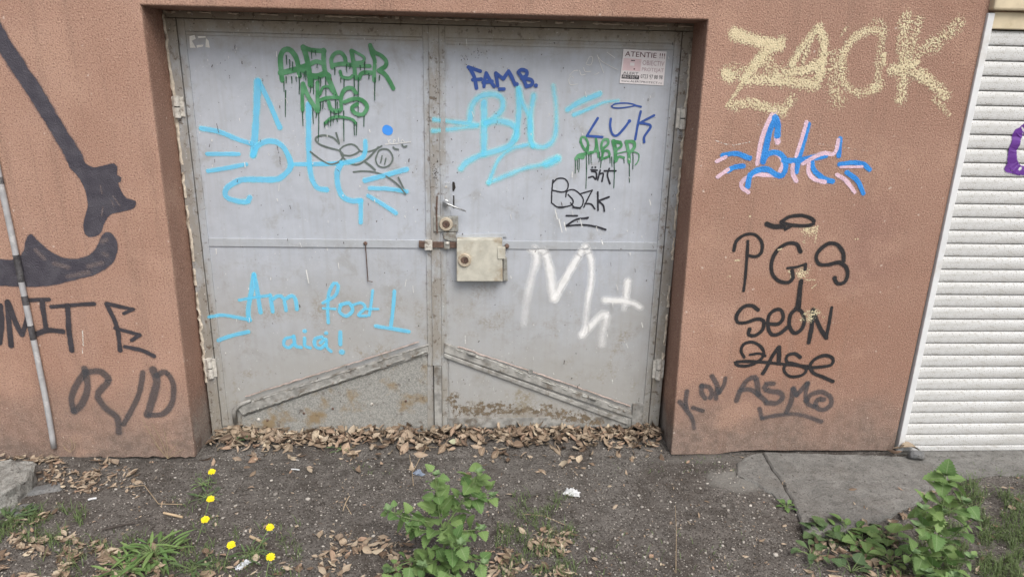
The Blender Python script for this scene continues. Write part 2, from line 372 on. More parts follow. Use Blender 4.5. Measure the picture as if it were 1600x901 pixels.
M['tornpaper'] = m_plain('torn_white_paper', (0.72, 0.71, 0.67), 0.8, 0, 0.08, 60)
M['pipe'] = m_plain('grey_white_conduit', (0.36, 0.36, 0.37), 0.5, 0, 0.15, 25, (0.60, 0.59, 0.58))
M['blackpaint'] = m_plain('black_spray_on_pipe', (0.065, 0.062, 0.066), 0.6, 0, .4, 60, (0.2, 0.2, 0.2))
M['shutter'] = m_shutter()
M['whiteframe'] = m_plain('white_guide_paint', (0.62, 0.63, 0.64), 0.5, 0, 0.05, 10, (0.50, 0.48, 0.45))
M['creambox'] = m_plain('yellowed_shutter_box', (0.55, 0.47, 0.33), 0.6, 0, 0.1, 12, (0.38, 0.31, 0.2))
M['ground'] = m_ground()
M['slab'] = m_concrete('worn_concrete', (0.150, 0.147, 0.139), (0.225, 0.220, 0.208))
M['stone'] = m_concrete('rough_grey_stone', (0.19, 0.188, 0.175), (0.31, 0.305, 0.285), 26)
M['stone2'] = m_concrete('dark_grey_stone', (0.14, 0.145, 0.15), (0.20, 0.20, 0.20), 30)
M['deadleaf'] = m_leafdead()
M['green'] = m_leafgreen('goosefoot_leaf_green', (0.080, 0.170, 0.045), (0.190, 0.290, 0.095), (0.27, 0.35, 0.18))
M['tipgreen'] = m_leafgreen('young_leaf_green', (0.13, 0.22, 0.095), (0.18, 0.28, 0.13), (0.34, 0.42, 0.24))
M['darkgreen'] = m_leafgreen('dull_weed_green', (0.060, 0.110, 0.048), (0.110, 0.170, 0.068), (0.17, 0.23, 0.12))
M['stem'] = m_plain('green_stem', (0.16, 0.22, 0.09), 0.6, 0, 0.2, 60)
M['drystem'] = m_plain('dry_stalk', (0.30, 0.23, 0.15), 0.8, 0, 0.2, 60)
M['twig'] = m_plain('dark_twig', (0.055, 0.045, 0.040), 0.85, 0, 0.3, 60)
M['wood'] = m_plain('pale_wood_bit', (0.42, 0.32, 0.21), 0.8, 0, 0.15, 50)
M['yellow'] = m_plain('yellow_petals', (0.74, 0.60, 0.012), 0.6, 0, 0.08, 120)
M['yellowmid'] = m_plain('golden_centre', (0.70, 0.48, 0.01), 0.7, 0, 0.1, 200)
M['grass'] = m_leafgreen('thin_grass_green', (0.075, 0.13, 0.045), (0.13, 0.18, 0.07), (0.20, 0.24, 0.12))
M['plastic'] = m_plain('pale_plastic_scrap', (0.55, 0.57, 0.62), 0.35, 0, 0.1, 60)
M['bluegrey'] = m_plain('blue_grey_scrap', (0.20, 0.24, 0.31), 0.5, 0, 0.2, 60, (0.03, 0.03, 0.035))
def m_peb():
    b = NB('pale_pebble'); oi = b.n('ShaderNodeObjectInfo'); at = b.attr('rnd')
    r_ = b.math('FRACT', b.math('ADD', oi.outputs['Random'], at.outputs['Fac']))
    c = b.mix(b.math('POWER', r_, 1.2), (0.09, 0.08, 0.072), (0.46, 0.43, 0.39))
    return b.bsdf(c, 0.85, normal=b.bump(b.noise(200, 2), 0.3, 0.002), spec=0.2)
M['pebble'] = m_peb()
# paints: on the sheet-metal doors
LB = lin(92, 182, 218)
M['p_lblue'] = m_paint('light_blue_spray', LB, 'door', 0.75, 0.22, 1.25, 0.5, lin(92, 174, 208), opac=0.86)
M['p_lblue_soft'] = m_paint('thin_light_blue_spray', LB, 'door', 1.0, 0.28, 1.05, 0.55, lin(108, 190, 222), opac=0.80)
M['p_dot'] = m_paint('mid_blue_spray', lin(62, 140, 226), 'door', 0.3, 0.1, 2.2)
M['p_green'] = m_paint('runny_green_paint', lin(62, 122, 78), 'door', 0.25, 0.05, 3.0, 0.28, lin(96, 150, 112))
M['p_drip'] = m_paint('dark_green_runs', lin(38, 80, 56), 'door', 0.3, 0.05, 3.0, 0.28)
M['p_dblue'] = m_paint('dark_blue_marker', lin(48, 80, 152), 'door', 0.2, 0.08, 3.5)
M['p_grey'] = m_paint('grey_green_marker', lin(98, 108, 104), 'door', 0.35, 0.3, 2.2)
M['p_black'] = m_paint('black_marker', lin(38, 38, 46), 'door', 0.2, 0.1, 3.5)
M['p_white'] = m_paint('white_spray', (0.80, 0.80, 0.79), 'door', 1.0, 0.3, 1.05, opac=0.9)
M['p_scr'] = m_paint('pale_scratches', (0.66, 0.66, 0.64), 'door', 0.5, 0.4, 2.2)
M['p_dark'] = m_paint('dark_rust_scuffs', (0.06, 0.045, 0.04), 'door', 0.8, 0.9, 3.0, stip=True)
M['p_brown'] = m_paint('flaked_brown_patch', lin(112, 100, 84), 'door', 0.9, 0.9, 2.5, stip=True, ns=55)
# paints: on the rendered wall
M['w_black'] = m_paint('black_spray_on_render', (0.030, 0.028, 0.030), 'wall', 0.95, 0.32, 1.35, 0.7, halo=0.5)
M['w_char'] = m_paint('charcoal_spray_on_render', (0.070, 0.068, 0.074), 'wall', 1.0, 0.45, 1.0, 0.8, halo=0.62, opac=0.86)
M['w_hammer'] = m_paint('dark_slate_spray_on_render', (0.060, 0.055, 0.070), 'wall', 0.6, 0.35, 1.5, 0.8, (0.085, 0.08, 0.095))
M['w_text'] = m_paint('dark_grey_spray_on_render', (0.058, 0.052, 0.060), 'wall', 0.95, 0.32, 1.25, 0.8, halo=0.45)
M['w_cream'] = m_paint('cream_roller_paint', (0.68, 0.58, 0.385), 'wall', 0.85, 1.1, 3.4, 0.8, (0.60, 0.50, 0.33), stip=True)
M['w_pink'] = m_paint('pale_pink_spray', lin(222, 190, 205), 'wall', 0.85, 0.55, 1.35, 0.8, halo=0.35)
M['w_blue'] = m_paint('bright_blue_spray', lin(62, 142, 216), 'wall', 0.9, 0.5, 1.3, 0.8, lin(50, 124, 200), halo=0.45)
M['w_white'] = m_paint('white_scuff_on_render', (0.70, 0.66, 0.60), 'wall', 0.8, 1.0, 3.0, 0.8, stip=True)
M['w_smear'] = m_paint('thin_spot_smear', (0.21, 0.165, 0.155), 'wall', 1.0, 0.3, 1.0, 0.8, opac=0.55)
M['w_purple'] = m_paint('purple_spray', lin(98, 50, 138), 'door', 0.5, 0.2, 2.0, 0.5)

# ------------------------------------------------------------------ paint strokes laid on a surface
def catmull(pts, step):
    if len(pts) == 2:
        a, b = pts; n = max(2, int((b-a).length/step)); return [a.lerp(b, i/n) for i in range(n+1)]
    out = []; P = [pts[0]*2-pts[1]] + pts + [pts[-1]*2-pts[-2]]
    for i in range(1, len(P)-2):
        p0, p1, p2, p3 = P[i-1:i+3]; n = max(1, int((p2-p1).length/step))
        for k in range(n):
            t = k/n
            out.append(0.5*((2*p1)+(p2-p0)*t+(2*p0-5*p1+4*p2-p3)*t*t+(3*p1-p0-3*p2+p3)*t**3))
    out.append(pts[-1]); return out
WK = {'p_lblue': 1.45, 'p_lblue_soft': 1.95, 'p_white': 2.0, 'p_green': 1.15, 'p_dblue': 1.3, 'p_black': 1.2, 'p_grey': 1.2, 'w_black': 2.2, 'w_char': 2.5, 'w_text': 2.0, 'w_hammer': 1.3, 'w_pink': 1.7, 'w_blue': 2.0, 'w_cream': 1.75}
class Paint:
    def __init__(s, frame, base_y, front): s.ox, s.oy, s.sc = frame; s.y = base_y; s.front = front; s.mb = {}; s.k = 0
    def to(s, x, z): p = on_y(s.ox+x/s.sc, s.oy+z/s.sc, s.y); return Vector((p.x, p.z))
    def stroke(s, key, wpx, pts, cov=1.0, taper=(1, 1), covs=None):
        mb = s.mb.setdefault(key, MB()); s.k += 1
        P = [s.to(*p) for p in pts]
        if len(P) == 1: P = [P[0]+Vector((-0.0006, 0)), P[0]+Vector((0.0006, 0))]
        mm = (s.to(pts[0][0]+10, pts[0][1])-s.to(*pts[0])).length/10     # metres per reading unit
        hw = wpx*mm/2*WK.get(key, 1.12)
        C = catmull(P, max(0.004, min(0.012, hw*0.7))); n = len(C)
        secs = []
        for i, c in enumerate(C):
            t = (C[min(i+1, n-1)]-C[max(i-1, 0)]); t = t.normalized() if t.length > 1e-9 else Vector((1, 0))
            f = i/(n-1); wv = taper[0]+(taper[1]-taper[0])*f
            wv *= 1+0.16*noise.noise((c.x*16, c.y*16, s.k*1.7))
            cv = (cov if covs is None else covs[0]+(covs[1]-covs[0])*f)*(1+0.22*noise.noise((c.x*11, c.y*11, s.k*3.1)))
            secs.append((c, t, hw*wv, 0.0, cv))
        c, t, h, _, cv = secs[0]; secs.insert(0, (c-t*h, t, h, 1.0, cv))
        c, t, h, _, cv = secs[-1]; secs.append((c+t*h, t, h, 1.0, cv))
        o = len(mb.v)
        for i, (c, t, h, u, cv) in enumerate(secs):
            nn = Vector((-t.y, t.x))
            for sg in (-1, 1):
                q = c+nn*h*sg; fy = s.front(q.x, q.y)
                mb.v.append((q.x, fy-0.0007-0.00014*s.k-0.00001*i, q.y)); mb.uv.append((u, sg)); mb.cov.append(cv)
        for i in range(len(secs)-1): mb.f.append((o+2*i, o+2*i+2, o+2*i+3, o+2*i+1))
    def fill(s, key, pts, feather, cov=1.0):
        mb = s.mb.setdefault(key, MB()); s.k += 1
        P = [s.to(*p) for p in pts]; C = catmull(P+[P[0]], 0.012)[:-1]; n = len(C)
        area = sum(C[i].x*C[(i+1) % n].y-C[(i+1) % n].x*C[i].y for i in range(n)); sgn = 1 if area > 0 else -1
        o = len(mb.v); y = lambda q: s.front(q.x, q.y)-0.0007-0.00014*s.k
        for off, dd in ((-feather, 0.45), (feather, 1.0)):
            for i in range(n):
                t = (C[(i+1) % n]-C[i-1]).normalized(); nn = Vector((t.y, -t.x))*sgn; q = C[i]+nn*off
                mb.v.append((q.x, y(q), q.y)); mb.uv.append((0, dd)); mb.cov.append(cov)
        for i in range(n): j = (i+1) % n; mb.f.append((o+i, o+j, o+n+j, o+n+i))
        for t in geometry.tessellate_polygon([[Vector((*mb.v[o+i][::2], 0)) for i in range(n)]]): mb.f.append(tuple(o+k for k in t))
    def build(s, parent, name, label):
        out = []
        for key, mb in s.mb.items():
            bm_ = mb
            # every face looks out of the wall
            for i, f in enumerate(bm_.f):
                a, b_, c = (Vector(bm_.v[k]) for k in f[:3])
                if (b_-a).cross(c-a).y > 0: bm_.f[i] = tuple(reversed(f))
            out.append(bm_.build(name, M[key], parent, label if isinstance(label, str) else label[key]))
        return out
def tagset(parent, frame, y, front, strokes, name, label):
    p = Paint(frame, y, front)
    for st in strokes: p.stroke(st[0], st[1], st[2], *st[3:])
    return p.build(parent, name, label)
flat = lambda x, z: 0.0

# ------------------------------------------------------------------ ground
def gh(x, y):
    h = 0.010*noise.noise((x*1.6, y*1.6, 3.1)) + 0.0045*noise.noise((x*7, y*7, 1.0)) + 0.0022*noise.noise((x*26, y*26, 5.0))
    h += 0.022*smooth(-0.05, 0.16, y)*smooth(-1.5, -1.2, x)*smooth(1.1, 0.9, x)      # silt against the doors
    h += 0.022*smooth(-1.45, -1.9, x)*smooth(-0.45, -0.05, y)
    h += 0.020*smooth(2.05, 2.35, x)*smooth(-0.10, -0.28, y)                          # earth creeping over the slab
    h += 0.010*smooth(0.95, 1.15, x)*smooth(2.4, 2.0, x)*smooth(-0.75, -0.25, y)                # earth packed up to the slab
    h -= 0.008*smooth(-0.03, 0.0, y)*(1-smooth(0.0, 0.03, y))                         # gap along the wall foot
    return h-0.004
def axis(a, b, fine, lo, hi):
    out = []; v = a
    while v < b: out.append(v); v += fine
    out.append(b); st = fine
    while out[-1] < hi: st *= 1.35; out.append(out[-1]+st)
    st = fine; pre = []; v = a
    while v > lo: st *= 1.35; v -= st; pre.append(v)
    return list(reversed(pre))+out
xs = axis(-2.6, 3.0, 0.010, -900, 900); ys = axis(-1.5, 0.22, 0.009, -900, 900)
g = MB()
for y in ys:
    for x in xs:
        near = -4 < x < 5 and -3.5 < y < 1.0
        g.v.append((x, y, gh(x, y) if near else (-0.004 if y < 0.5 else -0.004)))
nx = len(xs)
for j in range(len(ys)-1):
    for i in range(nx-1): g.f.append((j*nx+i, j*nx+i+1, (j+1)*nx+i+1, (j+1)*nx+i))
go = g.build('ground', M['ground'], smooth_=True); go['kind'] = 'structure'

# ------------------------------------------------------------------ wall
wall = thing('building_wall', (0, 0, 0), 'rough terracotta rendered wall covered in graffiti around the grey metal doors', 'wall')
def jag(x0, x1, z, n, amp):
    return [(x0+(x1-x0)*i/n + 0*amp, z+amp*noise.noise((x0*3+i*0.9, 7.7, x1))) for i in range(n+1)]
out = [(-9, -0.4), (-1.9, -0.4)]
fac = MB()
pts = [(-9, -0.3)] + jag(-2.6, -1.311, 0.006, 60, 0.010) + [(-1.302, 1.0), (-1.297, 1.972), (0.932, 1.975), (0.936, 1.2)]
foot = []
for i in range(71):
    x = 0.958+(2.078-0.958)*i/70; p = x-0.958
    foot.append((x, 0.000+0.018*smooth(0.22, 0.36, p)*(1-0.25*smooth(0.40, 1.1, p)) + 0.004*noise.noise((x*16, 2.2, 0))))
pts += foot + [(2.098, 2.035), (4.45, 2.035), (4.45, -0.3), (9, -0.3), (9, 6.0), (-9, 6.0)]
fac.prism(pts, 0.0, 0.40)
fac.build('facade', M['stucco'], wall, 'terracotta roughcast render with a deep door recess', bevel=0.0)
fb = bpy.data.objects['facade'].data
bm = bmesh.new(); bm.from_mesh(fb); bmesh.ops.recalc_face_normals(bm, faces=bm.faces)
es = []
for e in bm.edges:
    a, b_ = e.verts
    if abs(a.co.y) < 1e-5 and abs(b_.co.y) < 1e-5 and len(e.link_faces) == 2 and e.calc_face_angle() > 1:
        if a.co.z > 0.1 or b_.co.z > 0.1:
            if max(abs(a.co.x), abs(b_.co.x)) < 5 and max(a.co.z, b_.co.z) < 2.1: es.append(e)
bmesh.ops.bevel(bm, geom=es, offset=0.007, segments=3, affect='EDGES', profile=0.5); bm.to_mesh(fb); bm.free()
fd = MB(); fd.box((-9, 0.035, -0.3), (-1.32, 0.38, 0.06)); fd.box((0.97, 0.035, -0.3), (2.06, 0.38, 0.06))
fd.build('foundation', M['stone2'], wall)
bk = MB(); bk.box((-1.6, 0.42, -0.3), (1.2, 0.5, 2.2)); bk.box((1.95, 0.42, -0.3), (4.6, 0.5, 2.2)); bk.build('inner_backing', M['dark'], wall)

W = lambda frame, st, label: tagset(wall, frame, 0.0, flat, st, 'graffiti', label)
# hammer and sickle
p = Paint((0, 0, 1), 0.0, flat)
p.stroke('w_hammer', 31, [(-60, -45), (0, 60), (60, 152), (118, 248)])
p.ox, p.oy, p.sc = 0, 220, 3.754
p.fill('w_hammer', [(392, 75), (470, 85), (500, 128), (545, 155), (610, 145), (670, 130), (690, 150), (688, 200), (712, 215), (710, 240), (695, 248), (715, 300), (745, 335), (795, 350), (792, 388), (760, 405), (650, 435), (615, 480), (590, 540), (545, 565), (500, 550), (490, 480), (515, 380), (500, 290), (462, 215), (405, 150)], 0.006)
p.fill('w_hammer', [(-60, 685), (30, 695), (100, 690), (140, 640), (150, 590), (180, 545), (235, 595), (300, 650), (380, 685), (450, 690), (520, 668), (572, 615), (600, 550), (640, 535), (680, 570), (692, 640), (660, 715), (580, 775), (450, 812), (300, 848), (150, 856), (30, 850), (-60, 835)], 0.008)
for st in (((210, 640), (260, 690)), ((320, 720), (400, 740)), ((400, 795), (520, 770)), ((520, 735), (600, 715)), ((610, 660), (628, 670)), ((600, 590), (625, 580))):
    p.stroke('w_smear', 46, list(st), 0.9)
for st in (((590, 260), (600, 310)), ((665, 325), (705, 380)), ((655, 350), (672, 385)), ((605, 390), (598, 440))):
    p.stroke('w_smear', 14, list(st), 1.0)
p.build(wall, 'graffiti', {'w_hammer': 'slate black hammer and sickle sprayed on the left part of the wall', 'w_smear': 'thin spots where the wall shows through the hammer and sickle'})
T = 'w_text'
W((0, 440, 3.467), [
 (T, 34, [(2, 130), (10, 230), (-2, 330)]), (T, 34, [(60, 345), (50, 230), (42, 110)]), (T, 34, [(45, 115), (90, 230), (120, 285)]), (T, 30, [(120, 285), (148, 200), (145, 120)]),
 (T, 25, [(150, 100), (265, 95)]), (T, 31, [(228, 105), (250, 250)]), (T, 34, [(190, 285), (260, 262), (340, 268)]),
 (T, 25, [(280, 135), (400, 125), (510, 118)]), (T, 33, [(368, 130), (375, 260), (390, 370)]),
 (T, 28, [(580, 120), (635, 245), (652, 370)]), (T, 24, [(580, 118), (720, 148)]), (T, 20, [(722, 148), (672, 170)]), (T, 22, [(625, 250), (755, 285)]), (T, 25, [(757, 287), (715, 315)]), (T, 27, [(680, 350), (770, 370), (835, 400)])],
 'dark grey sprayed letters reading NITE beside the pipe')
W((0, 440, 3.467), [
 ('w_char', 30, [(400, 700), (388, 630), (420, 550), (462, 490)], 0.95), ('w_char', 32, [(460, 470), (475, 570), (445, 660), (402, 700)], 0.95), ('w_char', 32, [(470, 490), (540, 485), (590, 530), (550, 580), (530, 620), (570, 680), (635, 735), (645, 815)], 1, (1, 1.2), (1, .65)),
 ('w_char', 26, [(775, 490), (755, 600), (710, 700), (670, 770)], 0.95), ('w_char', 35, [(830, 475), (850, 540), (825, 640), (800, 720)], 1.0), ('w_char', 28, [(850, 505), (900, 490), (940, 560), (930, 660), (880, 715), (810, 720)], 0.95)],
 'faded grey sprayed letters R/D low on the wall beside the recess')
W((0, 440, 3.467), [('w_white', 9, [(447, 265), (452, 345)], 0.8), ('w_white', 7, [(447, 360), (448, 385)], 0.6)], 'short white paint scuff under the letter T')
# ZAOK
c_ = 'w_cream'
W((1110, 10, 4.741), [
 (c_, 88, [(180, 205), (270, 235), (380, 265), (500, 290)], 0.87), (c_, 66, [(525, 255), (520, 300)], 0.84), (c_, 80, [(450, 300), (340, 420), (250, 540)], 0.75), (c_, 45, [(260, 530), (190, 640), (110, 745)], 0.67, (1, .4)),
 (c_, 95, [(120, 500), (150, 520)], 0.77), (c_, 70, [(160, 470), (280, 470)], 0.46), (c_, 90, [(300, 545), (450, 540), (600, 560), (770, 580)], 0.71), (c_, 75, [(170, 730), (300, 715), (420, 750), (540, 770)], 0.64),
 (c_, 70, [(540, 790), (600, 680)], 0.48), (c_, 110, [(400, 380), (470, 470), (580, 500)], 0.54),
 (c_, 62, [(600, 430), (680, 300), (780, 180)], 0.67), (c_, 66, [(800, 160), (840, 260), (830, 400), (800, 540)], 0.74), (c_, 75, [(590, 490), (690, 470), (780, 440)], 0.84), (c_, 40, [(740, 260), (690, 400)], 0.60),
 (c_, 130, [(910, 380), (920, 560), (940, 700)], 0.44), (c_, 26, [(1010, 150), (960, 220)], 0.46)], 'cream rolled letters Z and A high on the right part of the wall')
W((1280, 10, 4.742), [
 (c_, 66, [(470, 190), (360, 180), (250, 245), (175, 360), (165, 440)], 0.62), (c_, 66, [(170, 450), (190, 570), (280, 640), (400, 620)], 0.54), (c_, 85, [(410, 600), (440, 580)], 0.74), (c_, 62, [(430, 560), (440, 450), (450, 340), (470, 220)], 0.46),
 (c_, 50, [(380, 140), (440, 110), (480, 160)], 0.39), (c_, 36, [(480, 360), (478, 430)], 0.87), (c_, 100, [(650, 90), (630, 230), (640, 420)], 0.52), (c_, 85, [(640, 420), (620, 560), (600, 690)], 0.64), (c_, 60, [(740, 100), (700, 260), (680, 380)], 0.49),
 (c_, 95, [(1030, 130), (900, 230), (730, 350)], 0.49), (c_, 60, [(1000, 190), (860, 320)], 0.44), (c_, 85, [(540, 475), (700, 430)], 0.71), (c_, 85, [(680, 480), (800, 540), (930, 660)], 0.67), (c_, 60, [(860, 690), (960, 800)], 0.41, (1, .6)), (c_, 26, [(590, 90), (580, 330)], 0.44)],
 'cream rolled letters O and K high on the right part of the wall')
# blue over pink tag
k, b2 = 'w_pink', 'w_blue'
W((1100, 160, 5.632), [
 (k, 52, [(625, 75), (560, 180), (500, 350), (468, 540)], .9), (k, 62, [(640, 300), (648, 350)], .9), (k, 44, [(590, 440), (660, 465), (690, 540), (660, 620)], .9), (k, 46, [(640, 645), (540, 640), (450, 635), (350, 680), (325, 740), (390, 790)]), (k, 46, [(900, 175), (850, 350), (810, 470)], .9),
 (k, 46, [(780, 550), (778, 620), (810, 690)]), (k, 46, [(920, 530), (920, 620), (980, 680), (1060, 700)]), (k, 44, [(870, 540), (950, 490), (1060, 445), (1130, 460), (1165, 410), (1180, 330)]), (k, 42, [(110, 520), (190, 480)]), (k, 42, [(120, 655), (210, 590)]), (k, 42, [(1165, 635), (1250, 690), (1325, 790)]), (k, 30, [(1200, 570), (1390, 565)], .8)],
 'pale pink sprayed underlayer of the whiskered blue tag')
W((1100, 160, 5.632), [
 (b2, 58, [(622, 135), (570, 280), (540, 420), (518, 520)]), (b2, 58, [(625, 135), (648, 200), (645, 290)]), (b2, 50, [(520, 510), (560, 455), (640, 440), (705, 490), (720, 570), (690, 640), (630, 635), (560, 590), (480, 595), (405, 640), (385, 740)]), (b2, 50, [(915, 195), (880, 330), (840, 470), (810, 610)]),
 (b2, 54, [(700, 510), (820, 512), (940, 490), (1070, 465)]), (b2, 46, [(940, 490), (965, 590), (1040, 665), (1130, 695)]), (b2, 46, [(1195, 320), (1185, 470)]), (b2, 44, [(165, 465), (280, 450), (400, 490)]), (b2, 46, [(210, 600), (270, 568), (345, 560)]),
 (b2, 44, [(1190, 545), (1300, 530), (1400, 545), (1455, 590)]), (b2, 44, [(1255, 615), (1350, 690), (1400, 800)])], 'bright blue sprayed tag with whisker strokes on the wall')
W((1100, 160, 5.632), [('w_white', 12, [(90, 330), (180, 365), (280, 370), (400, 350)], .42), ('w_white', 10, [(980, 360), (1180, 390), (1450, 430)], .34), ('w_white', 12, [(250, 370), (280, 410)], .4)], 'faint pale scrape beside the blue tag')
# black tags
a = 'w_black'
W((1120, 320, 5.63), [
 (a, 46, [(440, 170), (500, 190), (590, 190)], .75), (a, 30, [(565, 150), (640, 105), (760, 95), (855, 140), (820, 180), (680, 180), (565, 155)], .95), (a, 30, [(600, 215), (650, 190)], .6),
 (a, 28, [(150, 400), (170, 320), (240, 265), (330, 260), (395, 330), (390, 420), (340, 455), (285, 445)]), (a, 26, [(272, 320), (265, 450), (250, 640), (235, 755)]),
 (a, 33, [(735, 410), (700, 345), (620, 340), (530, 400), (480, 510), (490, 610), (550, 670), (630, 680), (670, 640), (660, 580)]), (a, 20, [(620, 555), (700, 545), (780, 520)]), (a, 30, [(780, 522), (775, 565)]),
 (a, 34, [(1115, 490), (1110, 420), (1060, 350), (980, 340), (900, 400), (872, 460), (900, 520), (980, 525), (1070, 505), (1130, 540), (1150, 610), (1120, 680), (1060, 690), (1035, 640)]), (a, 38, [(740, 670), (725, 780), (712, 890)], .95)],
 'black sprayed letters PGS with a halo on the wall')
W((1120, 450, 5.3), [
 (a, 36, [(690, 0), (678, 150)], .95), (a, 31, [(340, 180), (290, 145), (220, 155), (165, 220), (170, 280), (240, 285), (330, 255), (385, 270), (380, 340), (320, 390), (265, 385), (270, 340)]),
 (a, 31, [(430, 295), (510, 295), (550, 240), (530, 180), (480, 180), (430, 230), (425, 330), (460, 385), (520, 375), (580, 325)]), (a, 32, [(660, 165), (610, 220), (600, 310), (640, 370), (700, 340), (725, 260), (700, 190), (660, 165)]),
 (a, 36, [(795, 180), (785, 320), (760, 450)], .95, (1, 1), (1, .8)), (a, 34, [(805, 205), (850, 320), (905, 410)]), (a, 30, [(905, 410), (930, 280), (950, 160)], 1, (1, .8), (1, .8))], 'black sprayed letters SEON on the wall')
W((1120, 450, 5.3), [
 (a, 26, [(225, 570), (200, 520), (220, 465), (290, 445), (360, 480), (390, 540), (350, 600), (260, 640), (180, 640), (150, 615), (230, 605), (370, 610), (520, 625), (680, 640), (770, 650)], .95), (a, 22, [(275, 550), (350, 540), (400, 560)], .95),
 (a, 31, [(510, 490), (460, 560), (420, 640), (380, 705)], .95), (a, 34, [(515, 490), (515, 560), (510, 620)], .95), (a, 27, [(690, 570), (640, 540), (580, 560), (580, 610), (660, 630), (740, 670), (700, 720), (610, 730), (560, 690), (560, 640), (620, 620)], .95),
 (a, 29, [(750, 660), (860, 650), (950, 630), (960, 580), (900, 555), (820, 580), (770, 640), (800, 700), (870, 730), (960, 770)], .95)], 'black sprayed looping letters 2ASE on the wall')
c2 = 'w_char'
W((1040, 560, 5.517), [
 (c2, 38, [(610, 360), (650, 260), (710, 180), (770, 160), (790, 220), (800, 310)], 1.0), (c2, 36, [(650, 270), (730, 265), (800, 310), (860, 360)], 1.0), (c2, 40, [(930, 215), (870, 215), (850, 250), (900, 280), (980, 290), (1010, 330), (960, 380), (870, 380)], 1.0),
 (c2, 38, [(1040, 460), (1080, 370), (1100, 260)], 1.0), (c2, 36, [(1100, 260), (1130, 310)], 1.0), (c2, 38, [(1130, 310), (1220, 215)], 1.0), (c2, 36, [(1222, 215), (1205, 320), (1230, 390), (1280, 410)], .95),
 (c2, 38, [(1210, 360), (1250, 310), (1340, 285), (1420, 330), (1420, 400), (1350, 440), (1290, 405), (1310, 350), (1360, 350)], .95), (c2, 34, [(808, 430), (830, 510)], .75), (c2, 36, [(830, 510), (940, 490), (1080, 475), (1200, 490), (1340, 540)], .7)],
 'faded charcoal sprayed letters ASMO with an underline low on the wall')
W((1040, 560, 5.517), [
 (c2, 34, [(185, 280), (172, 370), (180, 420)], .9), (c2, 36, [(120, 370), (180, 440), (230, 520), (245, 600)], .9, (1, 1), (1, .6)), (c2, 30, [(235, 420), (320, 450)], .95),
 (c2, 36, [(310, 230), (310, 290), (340, 340)], .95), (c2, 34, [(310, 235), (370, 240), (400, 290), (385, 335)], .95), (c2, 36, [(400, 150), (440, 220), (460, 290)], .95), (c2, 32, [(460, 290), (500, 230), (515, 165)], .9), (c2, 34, [(440, 260), (435, 345)], .7)], 'faded charcoal scrawl KDN beside the recess corner')
W((1120, 320, 5.63), [
 (c_, 95, [(790, 220), (830, 225)], .62), (c_, 18, [(885, 190), (865, 330)], .5), (c_, 30, [(765, 325)], .55), (c_, 105, [(745, 600), (760, 590)], .62), (c_, 40, [(665, 625)], .75), (c_, 30, [(640, 585)], .7), (c_, 16, [(780, 655), (860, 660)], .5), (c_, 14, [(160, 488), (200, 485)], .7), (c_, 12, [(90, 635), (125, 628)], .6), (c_, 14, [(540, 395), (570, 385)], .9), (c_, 12, [(1215, 303), (1240, 298)], .6), (c_, 16, [(290, 100)], .6),
 (c_, 16, [(835, 730), (870, 700)], .5), (c_, 70, [(800, 960), (870, 950)], .55), (c_, 40, [(745, 1010)], .55), (c_, 60, [(815, 1000)], .6), (c_, 26, [(935, 990)], .6)], 'cream paint splats knocked over the black letters')

# ------------------------------------------------------------------ pipe on the left
pb = on_y(86, 694, -0.013)
pipe = thing('wall_conduit', (-1.934, -0.013, 0.07), 'thin grey white vertical conduit pipe fixed to the wall through the sickle', 'pipe')
def pipe_pt(z): return (-1.934+0.006*math.sin(z*3.1)+0.004*noise.noise((z*2, 0, 0)), -0.0135, z)
t = MB(); t.tube([pipe_pt(0.065+i*0.05) for i in range(64)], [0.0118+0.0006*noise.noise((i*0.8, 3, 1)) for i in range(64)], 10); t.build('tube', M['pipe'], pipe, smooth_=True)
for py0, py1 in ((277, 288), (398, 440), (462, 476), (508, 530)):
    z0, z1 = on_y(60, py1, -0.0135).z, on_y(60, py0, -0.0135).z
    t = MB(); t.tube([pipe_pt(z0+(z1-z0)*i/6) for i in range(7)], [0.0126]*7, 10, False); t.build('paint_band', M['blackpaint'], pipe, smooth_=True)

